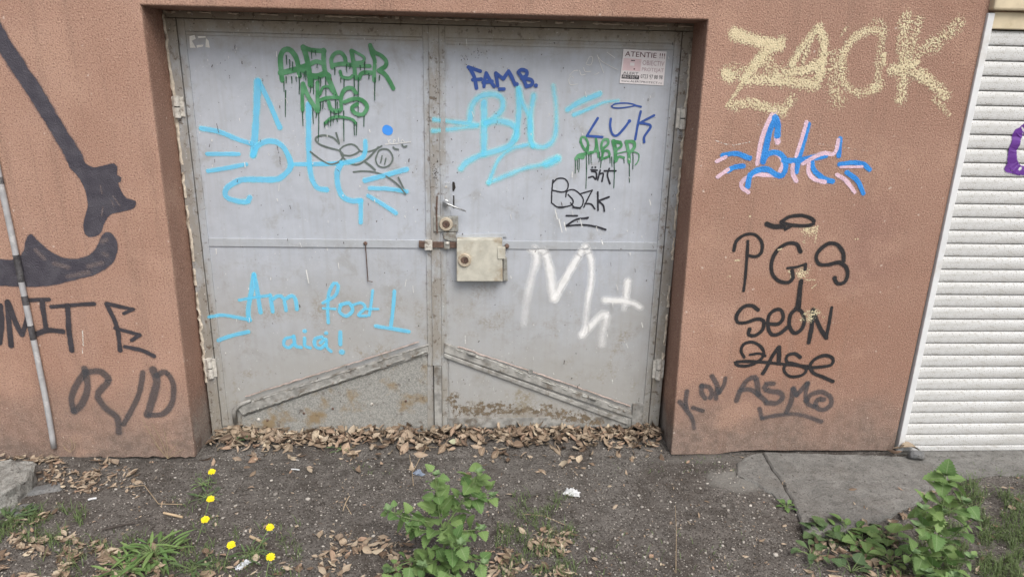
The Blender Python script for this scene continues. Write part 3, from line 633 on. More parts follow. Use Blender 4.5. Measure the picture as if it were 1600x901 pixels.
# ------------------------------------------------------------------ door frame
FX0, FX1, FZ1 = -1.2905, 0.927, 1.957
frame = thing('door_frame', ((FX0+FX1)/2, DY, 0.0), 'grey steel door frame with flaking cream edges set in the wall recess', 'door frame')
t = MB(); t.box((FX0-0.006, DY-0.012, -0.05), (-1.2485, DY+0.05, 1.9425)); t.build('jamb', M['frame'], frame, bevel=0.002)
t = MB(); t.box((0.8885, DY-0.012, -0.05), (FX1+0.012, DY+0.05, 1.9425)); t.build('jamb', M['frame'], frame, bevel=0.002)
t = MB(); t.box((FX0-0.006, DY-0.012, 1.9445), (FX1+0.012, DY+0.05, FZ1+0.025)); t.build('head', M['frame'], frame, bevel=0.002)
def jagstrip(pts, w0, w1, d0, d1, seg, seed, gap=0.0):
    """a ragged bead along a polyline of points; widths and depths vary along it"""
    mb = MB(); rnd = random.Random(seed); L = []
    for a_, b_ in zip(pts, pts[1:]):
        a_, b_ = Vector(a_), Vector(b_); n = max(2, int((b_-a_).length/seg))
        L += [a_.lerp(b_, i/n) for i in range(n)]
    L.append(Vector(pts[-1])); prev = None
    for i, q in enumerate(L):
        tt = (L[min(i+1, len(L)-1)]-L[max(i-1, 0)]).normalized(); nn = Vector((-tt.z, 0, tt.x))
        if rnd.random() < gap: prev = None; continue
        ww = w0+(w1-w0)*rnd.random()*(0.4+0.6*abs(noise.noise((i*0.3, seed, 0)))*2); dd = d0+(d1-d0)*rnd.random(); sh = (rnd.random()-0.5)*w0*0.8
        o = len(mb.v)
        a_ = q+nn*(ww/2+sh); b_ = q-nn*(ww/2-sh); m_ = q+nn*sh
        mb.v += [tuple(a_), (m_.x, m_.y-dd, m_.z), tuple(b_)]
        if prev is not None:
            mb.f += [(prev, o, o+1, prev+1), (prev+1, o+1, o+2, prev+2)]
        prev = o
    return mb
jl = MB()
s1 = jagstrip([(FX0-0.004, DY-0.013, 0.30), (FX0+0.001, DY-0.013, 1.0), (FX0-0.002, DY-0.013, FZ1)], 0.010, 0.022, 0.002, 0.010, 0.016, 3, 0.03); s1.build('peeling_edge', M['cream'], frame)
s1 = jagstrip([(FX1+0.004, DY-0.013, 0.35), (FX1+0.003, DY-0.013, 1.85)], 0.008, 0.022, 0.002, 0.008, 0.018, 4, 0.10); s1.build('peeling_edge', M['cream'], frame)
s1 = jagstrip([(FX0, DY-0.013, FZ1+0.010), (FX1, DY-0.013, FZ1+0.008)], 0.005, 0.020, 0.002, 0.008, 0.016, 5, 0.22); s1.build('peeling_edge', M['cream'], frame)
t = MB(); t.box((FX0, DY+0.055, -0.05), (FX1, DY+0.06, 1.95)); t.build('backing', M['dark'], frame)

# ------------------------------------------------------------------ the two leaves
MID = -0.2015; RZ0, RZ1 = 0.972, 1.010
def dfront(x, z):
    y = DY
    if -0.212 < x < -0.160: y = DY-0.010
    elif RZ0-0.002 < z < RZ1+0.002: y = DY-0.0055
    elif x < -1.216: y = DY-0.0055
    if x < -1.2490: y = DY-0.0125
    return y
leafL = thing('metal_door', (-1.247, DY, 0.03), 'left grey metal door leaf with green dripping letters and Am fost aici in light blue', 'garage door', 'pair of grey garage door leaves')
leafR = thing('metal_door', (0.887, DY, 0.03), 'right grey metal door leaf with the lock box, handle and white warning sticker', 'garage door', 'pair of grey garage door leaves')
def sheet(x0, x1, z0, z1, parent):
    mb = MB(); nx_, nz = 26, 40
    for j in range(nz+1):
        for i in range(nx_+1):
            x = x0+(x1-x0)*i/nx_; z = z0+(z1-z0)*j/nz
            e = min(smooth(0, .08, x-x0), smooth(0, .08, x1-x), smooth(0, .08, abs(z-0.99)))
            mb.v.append((x, DY+0.003*e*(0.4+noise.noise((x*3.3, z*2.7, 4))), z))
    for j in range(nz):
        for i in range(nx_): a_ = j*(nx_+1)+i; mb.f.append((a_, a_+1, a_+nx_+2, a_+nx_+1))
    o = len(mb.v); mb.box((x0, DY+0.006, z0), (x1, DY+0.02, z1))
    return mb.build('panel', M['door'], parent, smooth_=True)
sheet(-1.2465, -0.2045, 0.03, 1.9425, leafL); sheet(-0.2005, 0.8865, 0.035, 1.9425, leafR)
def bar(name, x0, x1, z0, z1, proud, parent, mat='rail', bev=0.0015):
    t = MB(); t.box((x0, DY-proud, z0), (x1, DY+0.004, z1)); return t.build(name, M[mat], parent, bevel=bev)
# left leaf rails
bar('stile', -1.2460, -1.2155, 0.06, 1.9420, 0.0050, leafL); bar('stile', -0.2290, -0.2050, 0.38, 1.9420, 0.0045, leafL)
bar('top_rail', -1.2150, -0.2295, 1.893, 1.9420, 0.0050, leafL); bar('middle_rail', -1.2150, -0.2295, RZ0, RZ1, 0.0050, leafL)
bar('panel_trim', -1.2150, -0.2295, 1.878, 1.8915, 0.0025, leafL)
# right leaf rails
bar('stile', 0.8560, 0.8860, 0.06, 1.9420, 0.0050, leafR); bar('cover_strip', -0.2055, -0.1620, 0.385, 1.9420, 0.0095, leafR)
bar('stile', -0.1615, -0.1360, 0.045, 1.9420, 0.0050, leafR)
bar('top_rail', -0.1355, 0.8555, 1.893, 1.9420, 0.0050, leafR); bar('middle_rail', 0.090, 0.8555, RZ0, RZ1, 0.0050, leafR)
bar('panel_trim', -0.1355, 0.8555, 1.866, 1.8800, 0.0025, leafR)
bar('cover_strip', -0.2000, -0.1640, 0.045, 0.383, 0.0150, leafR, 'brace')
bar('bottom_rail', -0.1355, 0.80, 0.045, 0.100, 0.0060, leafR, 'brace')
def dp(px, py): q = on_y(px, py, DY); return (q.x, q.z)
def pp(name, pix, y0, y1, mat, parent, bev=0.002, label=None):
    pts = [dp(*q) for q in pix]
    ar = sum(pts[i][0]*pts[(i+1) % len(pts)][1]-pts[(i+1) % len(pts)][0]*pts[i][1] for i in range(len(pts)))
    if ar < 0: pts.reverse()
    t = MB(); t.prism(pts, DY-y0, DY-y1); return t.build(name, M[mat], parent, label, bevel=bev)
# left: kick plate, raking brace, ragged primer bead
kp = pp('kick_plate', [(379, 650), (668, 551), (668, 688), (381, 688)], 0.010, -0.003, 'kick', leafL, label='rust mottled galvanised kick plate')
pp('brace', [(371, 631), (668, 537), (671, 550), (380, 645)], 0.022, -0.002, 'brace', leafL, 0.004, 'weathered diagonal brace bar')
P3 = lambda px, py, y: tuple(on_y(px, py, y))
jagstrip([P3(384, 619, DY-0.010), P3(655, 534, DY-0.010)], 0.005, 0.011, 0.004, 0.010, 0.022, 8, 0.0).build('peeling_strip', M['pink'], leafL)
jagstrip([P3(376, 632, DY-0.0225), P3(520, 587, DY-0.0225), P3(670, 538, DY-0.0225)], 0.006, 0.016, 0.002, 0.006, 0.012, 9, 0.12).build('flaked_paint', M['brace'], leafL)
jagstrip([P3(380, 646, DY-0.0225), P3(668, 549, DY-0.0225)], 0.006, 0.022, 0.003, 0.012, 0.014, 10, 0.08).build('flaked_paint', M['lockplate'], leafL)
t = MB(); cx = [P3(368, 660, DY-0.012), P3(366, 640, DY-0.018), P3(376, 631, DY-0.024), P3(392, 625, DY-0.026)]; t.tube(cx, [0.011, 0.012, 0.010, 0.006], 8); t.build('brace_end', M['brace'], leafL, smooth_=True)
for i, (px, py) in enumerate(((404, 655), (418, 656), (475, 645), (520, 638), (581, 631), (634, 626))):
    q = on_y(px, py, DY-0.010); t = MB(); rr = 0.0085 if i in (0, 4) else 0.006
    t.lathe(q, (0, -1, 0), [(rr, -0.002), (rr, 0.002), (rr*0.6, 0.005)], 10); t.build('rivet', M['hinge'] if i in (0, 4) else M['rust'], kp, smooth_=True)
# right: brace in two laps and a lower sheet
pp('lower_sheet', [(701, 556), (985, 662), (984, 668), (702, 655)], 0.005, -0.003, 'door', leafR, label='lower sheet flaked to brown along its foot')
pp('brace', [(694, 534), (985, 640), (988, 652), (694, 549)], 0.013, -0.002, 'brace', leafR, 0.003, 'upper weathered diagonal brace lap')
pp('brace', [(694, 550), (980, 654), (980, 661), (694, 556)], 0.018, -0.002, 'brace', leafR, 0.003, 'lower diagonal brace lap casting a dark line')
jagstrip([P3(715, 541, DY-0.006), P3(860, 590, DY-0.006), P3(985, 634, DY-0.006)], 0.005, 0.012, 0.004, 0.010, 0.022, 12, 0.0).build('peeling_strip', M['pink'], leafR)
jagstrip([P3(700, 541, DY-0.0135), P3(985, 645, DY-0.0135)], 0.004, 0.014, 0.001, 0.005, 0.014, 14, 0.30).build('flaked_paint', M['lockplate'], leafR)
bar('bracket', 0.800, 0.855, 0.05, 0.175, 0.012, leafR, 'brace')
for px, py, a_ in ((736, 553, -0.33), (926, 622, -0.33)):
    q = on_y(px, py, DY-0.02); t = MB(); d_ = Vector((math.cos(a_), 0, math.sin(a_))); t.tube([q-d_*0.022, q+d_*0.022], 0.006, 8); t.build('bolt', M['brace'], leafR, smooth_=True)
q = on_y(768, 550, DY-0.014); t = MB(); t.lathe(on_y(829, 580, DY-0.0135), (0, -1, 0), [(0.012, 0), (0.012, 0.003), (0.009, 0.003), (0.009, 0.001)], 12); t.build('washer', M['brace'], leafR)
# hinges
def hinge(parent, px, y0, y1, dx):
    a_ = on_y(px[0], y0, DY-0.022); b_ = on_y(px[1], y1, DY-0.022)
    h = MB(); m_ = a_.lerp(b_, 0.5); e = (b_-a_)*0.03; hr = 0.0135
    h.tube([a_, m_-e], hr, 12); h.tube([m_+e, b_], hr, 12)
    o = h.build('hinge', M['hinge'], parent, smooth_=False)
    h = MB(); h.box((m_.x-0.028, DY-0.018, b_.z+0.004), (m_.x+0.028, DY-0.0122, a_.z-0.004)); h.build('hinge_plate', M['hinge'], o, bevel=0.001)
    h = MB(); h.tube([m_-e*1.05, m_+e*1.05], hr*0.8, 10); h.build('pin', M['dark'], o)
hinge(leafL, (275, 278), 150, 184, 1); hinge(leafL, (326, 330), 560, 590, 1); hinge(leafR, (1068, 1066), 168, 202, -1); hinge(leafR, (1030, 1028), 562, 592, -1)
# wire hook on the left leaf
t = MB(); t.tube([P3(568, 380, DY-0.010), P3(571, 381, DY-0.014), P3(573, 410, DY-0.010), P3(575, 439, DY-0.008), P3(582, 440, DY-0.016)], 0.0024, 6); t.build('wire_hook', M['rust'], leafL)
t = MB(); t.lathe(on_y(571, 380, DY-0.0055), (0, -1, 0), [(0.009, 0), (0.009, 0.004), (0.005, 0.007)], 10); t.build('hook_washer', M['rust'], leafL)
# torn paper corners
for quad in ([(296, 57), (304, 55), (306, 61), (300, 64), (306, 75), (297, 75)], [(307, 71), (318, 70), (317, 73), (308, 75)], [(322, 60), (326, 64), (328, 75), (321, 74)], [(309, 57), (321, 57), (322, 59), (310, 60)]):
    pp('torn_paper', quad, 0.0010, 0.0002, 'tornpaper', leafL, 0)
# ---- hardware of the right leaf
hb = pp('handle_plate', [(691, 287), (694, 284), (703, 285), (704, 337), (691, 337)], 0.0085, -0.002, 'rail', leafR, 0.001)
t = MB(); q = on_y(697, 316, DY-0.008); t.lathe(q, (0, -1, 0), [(0.014, 0), (0.014, 0.010), (0.011, 0.012), (0.011, 0.024)], 14)
t.build('handle_rose', M['steel'], hb, smooth_=False)
t = MB(); t.tube([P3(694, 316, DY-0.034), P3(700, 319, DY-0.040), P3(712, 324, DY-0.042), P3(728, 330, DY-0.040)], [0.0050, 0.0052, 0.0042, 0.0034], 10); t.build('handle_lever', M['steel'], hb, smooth_=True)
t = MB(); t.lathe(on_y(697, 292, DY-0.0085), (0, -1, 0), [(0.0055, 0), (0.0055, 0.0025)], 10); t.build('screw', M['hinge'], hb)
lp = pp('lock_plate', [(678, 337), (716, 337), (716, 361), (678, 361)], 0.0150, -0.002, 'lockplate', leafR, 0.002)
def cyl_lock(px, py, y, parent):
    q = on_y(px, py, y); t = MB(); t.lathe(q, (0, -1, 0), [(0.031, -0.004), (0.031, 0.007), (0.028, 0.011), (0.0185, 0.011), (0.0170, 0.005)], 28)
    o = t.build('lock_ring', M['brass'], parent, smooth_=False)
    t = MB(); t.lathe(q, (0, -1, 0), [(0.0165, 0.0052), (0.0165, 0.008), (0.012, 0.010)], 20); t.build('lock_cylinder', M['rust'], o)
    t = MB(); t.box((q.x-0.0015, q.y-0.0115, q.z-0.007), (q.x+0.0015, q.y-0.0102, q.z+0.007)); t.build('keyhole', M['dark'], o)
cyl_lock(697, 350, DY-0.0150, lp)
bolt = pp('sliding_bolt', [(655, 376), (714, 377), (714, 386), (655, 385)], 0.020, 0.011, 'rust', leafR, 0.001)
pp('bolt_keeper', [(664, 374), (676, 374), (676, 389), (664, 389)], 0.026, -0.001, 'hinge', leafL, 0.002)
pp('bolt_head', [(655, 375), (664, 376), (664, 387), (655, 386)], 0.016, -0.001, 'rust', leafL, 0.002)
k2 = pp('bolt_guide', [(694, 376), (703, 376), (703, 387), (694, 387)], 0.027, 0.010, 'lockplate', leafR, 0.002)
t = MB(); t.lathe(on_y(699, 380, DY-0.027), (0, -1, 0), [(0.008, 0), (0.008, 0.004), (0.004, 0.007)], 10); t.build('guide_knob', M['hinge'], k2)
pp('latch_block', [(693, 362), (713, 362), (713, 377), (701, 375), (693, 372)], 0.014, 0.0, 'lockplate', leafR, 0.002)
t = MB(); t.tube([P3(683, 306, DY-0.012), P3(682, 335, DY-0.016), P3(683, 364, DY-0.018)], 0.0036, 6); t.build('pull_rod', M['rust'], leafR)
lb = pp('lock_box', [(714, 370), (784, 370), (785, 435), (714, 435)], 0.050, -0.002, 'lockbox', leafR, 0.003, 'pale painted steel lock box')
cyl_lock(726, 406, DY-0.050, lb)
pp('box_flange', [(710, 366), (790, 364), (792, 370), (786, 370), (786, 436), (793, 437), (710, 438), (712, 436), (712, 369)][::1], 0.007, -0.002, 'rail', lb, 0.001)
pp('box_hasp', [(777, 382), (789, 382), (789, 400), (777, 400)], 0.055, 0.036, 'lockbox', lb, 0.002)
pp('box_hinge', [(786, 401), (792, 401), (793, 437), (786, 437)], 0.020, -0.001, 'lockplate', lb, 0.002)
t = MB(); t.lathe(on_y(792, 384, DY-0.006), (0, -1, 0), [(0.011, 0), (0.011, 0.012), (0.005, 0.016)], 10); t.build('rusty_nut', M['rust'], leafR)
for pix in ([(707, 284), (710, 284), (712, 293), (709, 299), (707, 297)], [(708, 305), (710, 306), (710, 325), (708, 325)]):
    pp('slot', pix, 0.0014, 0.0004, 'dark', leafR, 0)

DT = lambda leaf, frame_, st, label: tagset(leaf, frame_, DY, dfront, st, 'graffiti', label)
# ---- left leaf paint
g_ = 'p_lblue'
DT(leafL, (300, 110, 3.754), [
 (g_, 44, [(360, 495), (375, 300), (386, 65)]), (g_, 34, [(392, 65), (440, 160), (515, 335)]), (g_, 36, [(355, 500), (390, 440), (450, 415), (515, 430), (560, 490), (580, 560), (545, 610), (490, 640), (380, 640), (280, 645), (205, 690), (200, 740), (260, 765), (330, 770), (340, 745)]),
 (g_, 27, [(590, 550), (700, 550), (880, 545)]), (g_, 36, [(685, 200), (685, 400), (690, 560), (710, 650), (740, 690), (790, 700)]), (g_, 30, [(1017, 415), (1015, 480), (985, 520), (880, 545)], .9), (g_, 36, [(875, 545), (852, 600), (858, 680), (885, 740), (940, 765), (990, 762)]), (g_, 29, [(990, 765), (990, 890)]),
 (g_, 31, [(55, 340), (160, 360), (270, 405), (350, 430)]), (g_, 26, [(90, 490), (275, 490)]), (g_, 28, [(95, 590), (190, 575), (320, 550)]), (g_, 31, [(1015, 645), (1130, 615), (1260, 580)]), (g_, 27, [(1045, 690), (1160, 695), (1260, 710)]), (g_, 29, [(1035, 735), (1120, 785), (1195, 835)])],
 'big light blue sprayed tag with whiskers')
DT(leafL, (300, 110, 3.754), [('p_dot', 60, [(1142, 348), (1152, 352)])], 'round mid blue paint dot')
gr = 'p_green'; A_ = (425, 60, 5.63)
drips = [(105,380,470),(118,460,690),(125,340,395),(175,340,395),(212,340,380),(242,340,490),(270,620,770),(340,420,480),(360,560,750),(365,360,490),(392,640,700),(412,630,905),(430,350,420),(475,340,560),(560,500,690),(575,560,630),(632,640,905),(635,360,450),(655,230,300),(605,350,390),(555,260,320),(725,330,560),(760,350,680),(810,680,775),(815,210,310),(855,310,360),(905,350,545),(945,330,370),(725,740,850),(745,740,850),(465,740,780),(495,720,765),(520,640,770),(430,560,640),(450,560,620),(300,290,370),(415,340,390),(130,150,230),(160,190,270),(185,210,280),(350,110,180),(385,110,150),(760,690,700),(540,710,740),(575,705,735),(590,640,690),(400,230,260),(690,230,270),(780,240,280),(550,640,690),(255,300,345),(285,300,350)]
DT(leafL, A_, [('p_drip', 8.5, [(x+random.uniform(-3, 3), y0), (x, (y0+y1)/2), (x+random.uniform(-5, 6), y1)], 1, (1.25, .8)) for x, y0, y1 in drips], 'thin dark green runs under the green letters')
DT(leafL, A_, [
 (gr, 42, [(90, 370), (78, 260), (75, 170), (100, 108), (150, 98), (195, 140), (222, 200), (235, 280), (242, 330)]), (gr, 46, [(75, 305), (140, 292), (220, 270), (300, 242)]), (gr, 45, [(275, 80), (300, 150), (320, 250), (335, 350), (340, 410)]), (gr, 38, [(275, 80), (340, 102), (420, 112), (460, 112)]),
 (gr, 40, [(455, 105), (455, 200), (470, 300), (510, 380), (545, 460), (560, 505)]), (gr, 36, [(330, 232), (390, 205), (450, 222)]), (gr, 46, [(335, 330), (400, 335), (470, 310), (500, 330)]), (gr, 46, [(235, 250), (300, 300)]), (gr, 32, [(530, 255), (522, 190), (550, 138), (600, 125), (640, 165), (650, 220)]),
 (gr, 32, [(545, 235), (620, 225), (700, 235), (860, 245)]), (gr, 27, [(600, 290), (620, 340), (680, 350), (710, 330)], .8), (gr, 36, [(700, 112), (712, 180), (725, 250), (735, 330), (765, 355), (785, 312), (830, 300), (890, 305)]), (gr, 24, [(700, 105), (760, 135), (812, 170), (800, 205), (735, 215)]),
 (gr, 33, [(865, 62), (880, 130), (905, 200), (900, 300), (900, 370)]), (gr, 32, [(865, 62), (900, 120), (960, 152), (1005, 200), (1000, 243), (960, 270)]), (gr, 36, [(940, 285), (990, 312), (1030, 370), (1068, 440)], .9),
 (gr, 30, [(270, 400), (268, 500), (270, 630)]), (gr, 36, [(275, 400), (310, 490), (360, 580), (400, 638)]), (gr, 34, [(402, 390), (402, 500), (405, 630)], .9), (gr, 24, [(425, 490), (450, 432), (500, 428), (535, 470)], .8), (gr, 28, [(420, 545), (480, 525), (560, 520), (600, 525)]),
 (gr, 30, [(500, 560), (520, 620), (570, 640), (600, 630)]), (gr, 30, [(612, 620), (610, 520), (640, 452), (700, 437), (740, 480)]), (gr, 32, [(640, 560), (720, 532), (790, 542), (838, 600), (800, 668), (730, 655), (705, 610), (750, 578)]), (gr, 24, [(468, 745), (520, 702), (600, 690), (700, 710), (738, 745)], .85)],
 'dripping green painted letters in two rows')
q = 'p_grey'
DT(leafL, (470, 190, 7.511), [
 (q, 24, [(415, 135), (435, 200), (450, 260)]), (q, 20, [(450, 255), (380, 190), (280, 160), (190, 180), (175, 220), (230, 270), (340, 310), (450, 340), (500, 400), (450, 470), (370, 500), (300, 485), (200, 420), (115, 355)]), (q, 18, [(460, 325), (510, 285), (590, 265), (650, 290), (700, 345), (780, 355), (880, 325), (950, 285)]),
 (q, 20, [(500, 395), (580, 400), (650, 375), (690, 345)]), (q, 20, [(460, 335), (490, 410), (560, 480), (660, 505), (750, 460), (830, 390), (910, 300)]), (q, 24, [(750, 470), (820, 520), (870, 565)]), (q, 17, [(890, 400), (920, 340), (980, 320), (1040, 340), (1080, 420), (1050, 500), (980, 535), (910, 515), (880, 450), (890, 400)]),
 (q, 15, [(955, 400), (938, 480)]), (q, 15, [(1000, 430), (985, 500)]), (q, 17, [(620, 590), (740, 580), (880, 595), (1020, 650), (1140, 740), (1230, 850)]), (q, 18, [(1145, 655), (1230, 830)]), (q, 15, [(1095, 800), (1150, 795), (1225, 850)]), (q, 18, [(1085, 300), (1110, 320), (1145, 325)], .9), (q, 18, [(1190, 270), (1210, 295), (1245, 285)], .9)],
 'grey green marker scrawl with a round face')
s_ = 'p_scr'
DT(leafL, (470, 190, 7.511), [(s_, 9, z_) for z_ in ([(1022, 208), (1032, 252)], [(1050, 212), (1030, 235), (1054, 252)], [(1085, 248), (1090, 215), (1112, 222), (1095, 238)], [(1145, 192), (1150, 238)], [(1178, 238), (1190, 212), (1216, 238)], [(990, 268), (1120, 258), (1290, 238)])], 'tiny white scratched letters')
DT(leafL, (320, 410, 4.706), [
 (g_, 38, [(325, 425), (320, 340), (340, 230), (360, 90)]), (g_, 34, [(362, 85), (382, 180), (410, 365)]), (g_, 26, [(255, 275), (340, 260), (470, 242)]), (g_, 34, [(482, 240), (500, 360)]), (g_, 32, [(500, 270), (540, 245), (580, 262), (598, 350)]), (g_, 30, [(600, 265), (640, 242), (668, 270), (678, 342)]),
 (g_, 30, [(40, 395), (130, 385), (230, 400), (335, 422)]), (g_, 33, [(108, 568), (200, 535), (322, 507)]), (g_, 27, [(908, 440), (905, 320), (915, 220), (950, 152), (980, 170), (960, 240), (870, 295)]), (g_, 22, [(870, 335), (960, 340)], .9), (g_, 30, [(1000, 310), (992, 360), (1040, 392), (1088, 350), (1060, 297), (1000, 310)]),
 (g_, 24, [(1090, 310), (1150, 295), (1180, 330), (1130, 385), (1190, 390)]), (g_, 24, [(1235, 205), (1225, 290), (1210, 385)]), (g_, 20, [(1190, 340), (1275, 340)]), (g_, 29, [(1395, 210), (1385, 340), (1368, 470)]), (g_, 31, [(1258, 465), (1380, 485), (1500, 505)])], 'light blue sprayed words Am fost and a T shaped stroke')
DT(leafL, (320, 410, 4.706), [
 (g_, 26, [(650, 545), (592, 560), (582, 605), (620, 625), (660, 590)]), (g_, 27, [(655, 540), (668, 610), (710, 622)]), (g_, 27, [(735, 555), (737, 610), (775, 625)]), (g_, 33, [(735, 503)]), (g_, 30, [(860, 545), (812, 562), (812, 612), (850, 630), (890, 600)]), (g_, 28, [(850, 590), (880, 560)]), (g_, 26, [(895, 562), (897, 620), (930, 652)]), (g_, 30, [(893, 517)]), (g_, 33, [(997, 510), (997, 600)]), (g_, 44, [(1006, 655), (1010, 655)])], 'light blue sprayed word aici with an exclamation mark')
# ---- right leaf paint
e_ = 'p_lblue_soft'
DT(leafR, (670, 90, 4.291), [
 (e_, 42, [(275, 420), (290, 320), (340, 265), (420, 245), (490, 275), (490, 350), (430, 410), (380, 440)], .95), (e_, 42, [(370, 300), (370, 480), (370, 645)], 1.1), (e_, 44, [(380, 440), (470, 425), (560, 450), (590, 510), (540, 590), (440, 630), (340, 655), (260, 700), (215, 745)], 1.05), (e_, 40, [(600, 205), (605, 350), (595, 470), (580, 540)], 1.0),
 (e_, 36, [(602, 215), (640, 330), (680, 420), (690, 580)], .85), (e_, 40, [(705, 255), (680, 400), (680, 560), (700, 590)], 1.0), (e_, 34, [(700, 590), (780, 597), (840, 540), (855, 420), (850, 300), (835, 190)], 1, (1.1, .9), (1.0, .6)), (e_, 32, [(30, 415), (150, 430), (330, 450)], .85), (e_, 32, [(30, 490), (150, 480), (320, 460)], .85),
 (e_, 32, [(660, 585), (560, 610), (470, 680), (420, 790), (400, 840)], .85), (e_, 34, [(400, 840), (520, 790), (650, 740), (790, 710), (870, 670)], .8), (e_, 54, [(785, 712), (860, 680)], 1.05)], 'thin light blue sprayed letters BU with a swoosh')
d_ = 'p_dblue'
DT(leafR, (670, 90, 4.291), [(d_, 19, z_) for z_ in ([(265, 65), (345, 92)], [(275, 75), (305, 130), (320, 205)], [(295, 150), (352, 145)], [(370, 195), (375, 150), (385, 105)], [(385, 105), (410, 150), (438, 193)], [(365, 167), (425, 160)], [(462, 190), (450, 107)], [(450, 105), (498, 142)], [(500, 142), (535, 92)], [(535, 92), (560, 140), (578, 183)], [(474, 212), (505, 211)], [(590, 178)], [(600, 100), (635, 150), (655, 193)], [(600, 98), (620, 82), (655, 92), (655, 120), (625, 140)], [(640, 140), (690, 152), (690, 182), (655, 195)], [(716, 188), (720, 188)])], 'dark blue marker words FAM.B.')
DT(leafR, (870, 80, 5.629), [(d_, 10, [(480, 485), (520, 462), (620, 458), (690, 475), (640, 490), (560, 500), (500, 498), (480, 485)], .9), (d_, 13, [(690, 477), (740, 490)]), (d_, 17, [(360, 590), (310, 670), (265, 745)]), (d_, 17, [(265, 745), (400, 755)]), (d_, 17, [(475, 595), (470, 660), (490, 730), (530, 740), (590, 680), (640, 612)]), (d_, 24, [(638, 614)]),
 (d_, 16, [(738, 530), (715, 630), (690, 775)]), (d_, 15, [(855, 565), (720, 635)]), (d_, 17, [(720, 630), (790, 640), (825, 665), (770, 750), (768, 800)])], 'dark blue marker letters LUK under an oval')
DT(leafR, (870, 80, 5.629), [(e_, 50, [(95, 515), (200, 450), (375, 375)], 1.05), (e_, 40, [(150, 560), (300, 500), (420, 450), (540, 435)], 1, (1, .8), (.95, .65))], 'two light blue sprayed dashes')
DT(leafR, (870, 80, 5.629), [(s_, 6, z_, .85) for z_ in ([(150, 240), (130, 220), (105, 250), (120, 295), (180, 290)], [(110, 215), (150, 175), (185, 170)], [(200, 170), (215, 210), (250, 205)], [(235, 145), (250, 180), (300, 178)], [(258, 110), (290, 50), (315, 60), (300, 120), (260, 118)], [(355, 35), (410, 190)], [(360, 50), (410, 100), (535, 165)], [(330, 210), (370, 190)], [(440, 10), (510, 60)])], 'pale scratched scribble beside the sticker')
DT(leafR, (850, 200, 5.3), [('p_drip', 7, [(x, y0), (x+2, (y0+y1)/2), (x+random.uniform(-4, 3), y1)], 1, (1.2, .8)) for x, y0, y1 in ((258,250,375),(275,250,345),(290,250,365),(350,200,500),(370,210,300),(388,210,290),(458,200,280),(470,240,330),(545,230,290),(560,240,320),(580,270,495),(660,245,290),(705,270,450),(735,170,340))], 'thin green runs under the small green word')
DT(leafR, (850, 200, 5.3), [
 (gr, 19, [(303, 115), (310, 80), (340, 78), (365, 130), (352, 190), (320, 152), (305, 115)]), (gr, 26, [(360, 165), (350, 210), (290, 225), (265, 255)]), (gr, 32, [(285, 232), (320, 242)]), (gr, 18, [(430, 80), (430, 150), (410, 200), (370, 212)]), (gr, 18, [(432, 100), (445, 180), (452, 240)]), (gr, 16, [(380, 200), (450, 192)]),
 (gr, 19, [(490, 205), (475, 150), (490, 102), (525, 95), (530, 130), (490, 170)]), (gr, 19, [(480, 192), (530, 190), (540, 230), (500, 250)]), (gr, 19, [(490, 170), (480, 260)]), (gr, 30, [(575, 110), (590, 180), (592, 270)]), (gr, 25, [(575, 112), (630, 120)]), (gr, 20, [(590, 185), (640, 150), (632, 115)]), (gr, 18, [(600, 270), (620, 237), (660, 245)]),
 (gr, 26, [(680, 112), (700, 200), (705, 280)]), (gr, 26, [(680, 112), (740, 116), (747, 160), (710, 202)]), (gr, 9, [(600, 212), (700, 192), (780, 212), (780, 270), (755, 305)], .6)], 'small dripping green painted word')
b_ = 'p_black'
DT(leafR, (850, 200, 5.3), [(b_, 13, z_, .9) for z_ in ([(370, 410), (405, 402), (430, 425), (432, 370), (395, 358)], [(390, 345), (440, 350)], [(465, 350), (445, 430)], [(460, 382), (490, 376), (480, 440)], [(540, 335), (525, 390), (545, 460)], [(500, 355), (595, 355)], [(400, 325)], [(425, 325)])], 'black marker scribble under the green word')
DT(leafR, (850, 200, 5.3), [(b_, 10, z_) for z_ in ([(75, 430), (65, 520), (62, 620)], [(70, 460), (110, 420), (170, 420), (200, 460), (190, 510), (150, 530), (70, 515)], [(180, 570), (190, 525), (240, 510), (290, 540), (325, 590), (310, 650), (260, 660), (220, 620)], [(70, 625), (120, 655), (220, 640), (240, 600), (200, 550)], [(300, 545), (400, 515)], [(400, 515), (360, 590), (330, 655)])] +
 [(b_, 13, z_) for z_ in ([(340, 625), (390, 630), (420, 668)], [(445, 530), (447, 680)], [(538, 570), (452, 602)], [(452, 605), (490, 640), (500, 688)], [(185, 725), (275, 725)], [(360, 745), (270, 755), (180, 808)], [(180, 810), (320, 800), (430, 815), (510, 840)], [(335, 745), (365, 740)], [(240, 655), (300, 662)], [(120, 655), (160, 655)])], 'black marker letters BOZK with an underline')
h_ = 'p_white'
DT(leafR, (800, 370, 5.005), [
 (h_, 62, [(95, 680), (110, 530), (150, 330), (190, 190), (175, 95)], 1, (1, 1), (.45, .85)), (h_, 66, [(155, 90), (245, 110), (290, 230), (315, 400), (332, 480)], .95), (h_, 54, [(335, 480), (420, 320), (520, 150), (568, 78)], 1.0), (h_, 50, [(572, 75), (618, 180), (618, 350), (590, 520), (570, 700), (545, 768)], 1, (1, 1), (1.0, .65)), (h_, 62, [(545, 765), (620, 690), (690, 615), (730, 605), (735, 650), (710, 740), (702, 835)], .85, (1, 1), (.95, .6)),
 (h_, 54, [(905, 350), (888, 490), (878, 560)], 1, (1, 1), (1.05, .6)), (h_, 50, [(725, 495), (860, 500), (950, 520), (1000, 550)], .95), (h_, 70, [(340, 455), (330, 475)], .8)], 'soft white sprayed letters Mht')
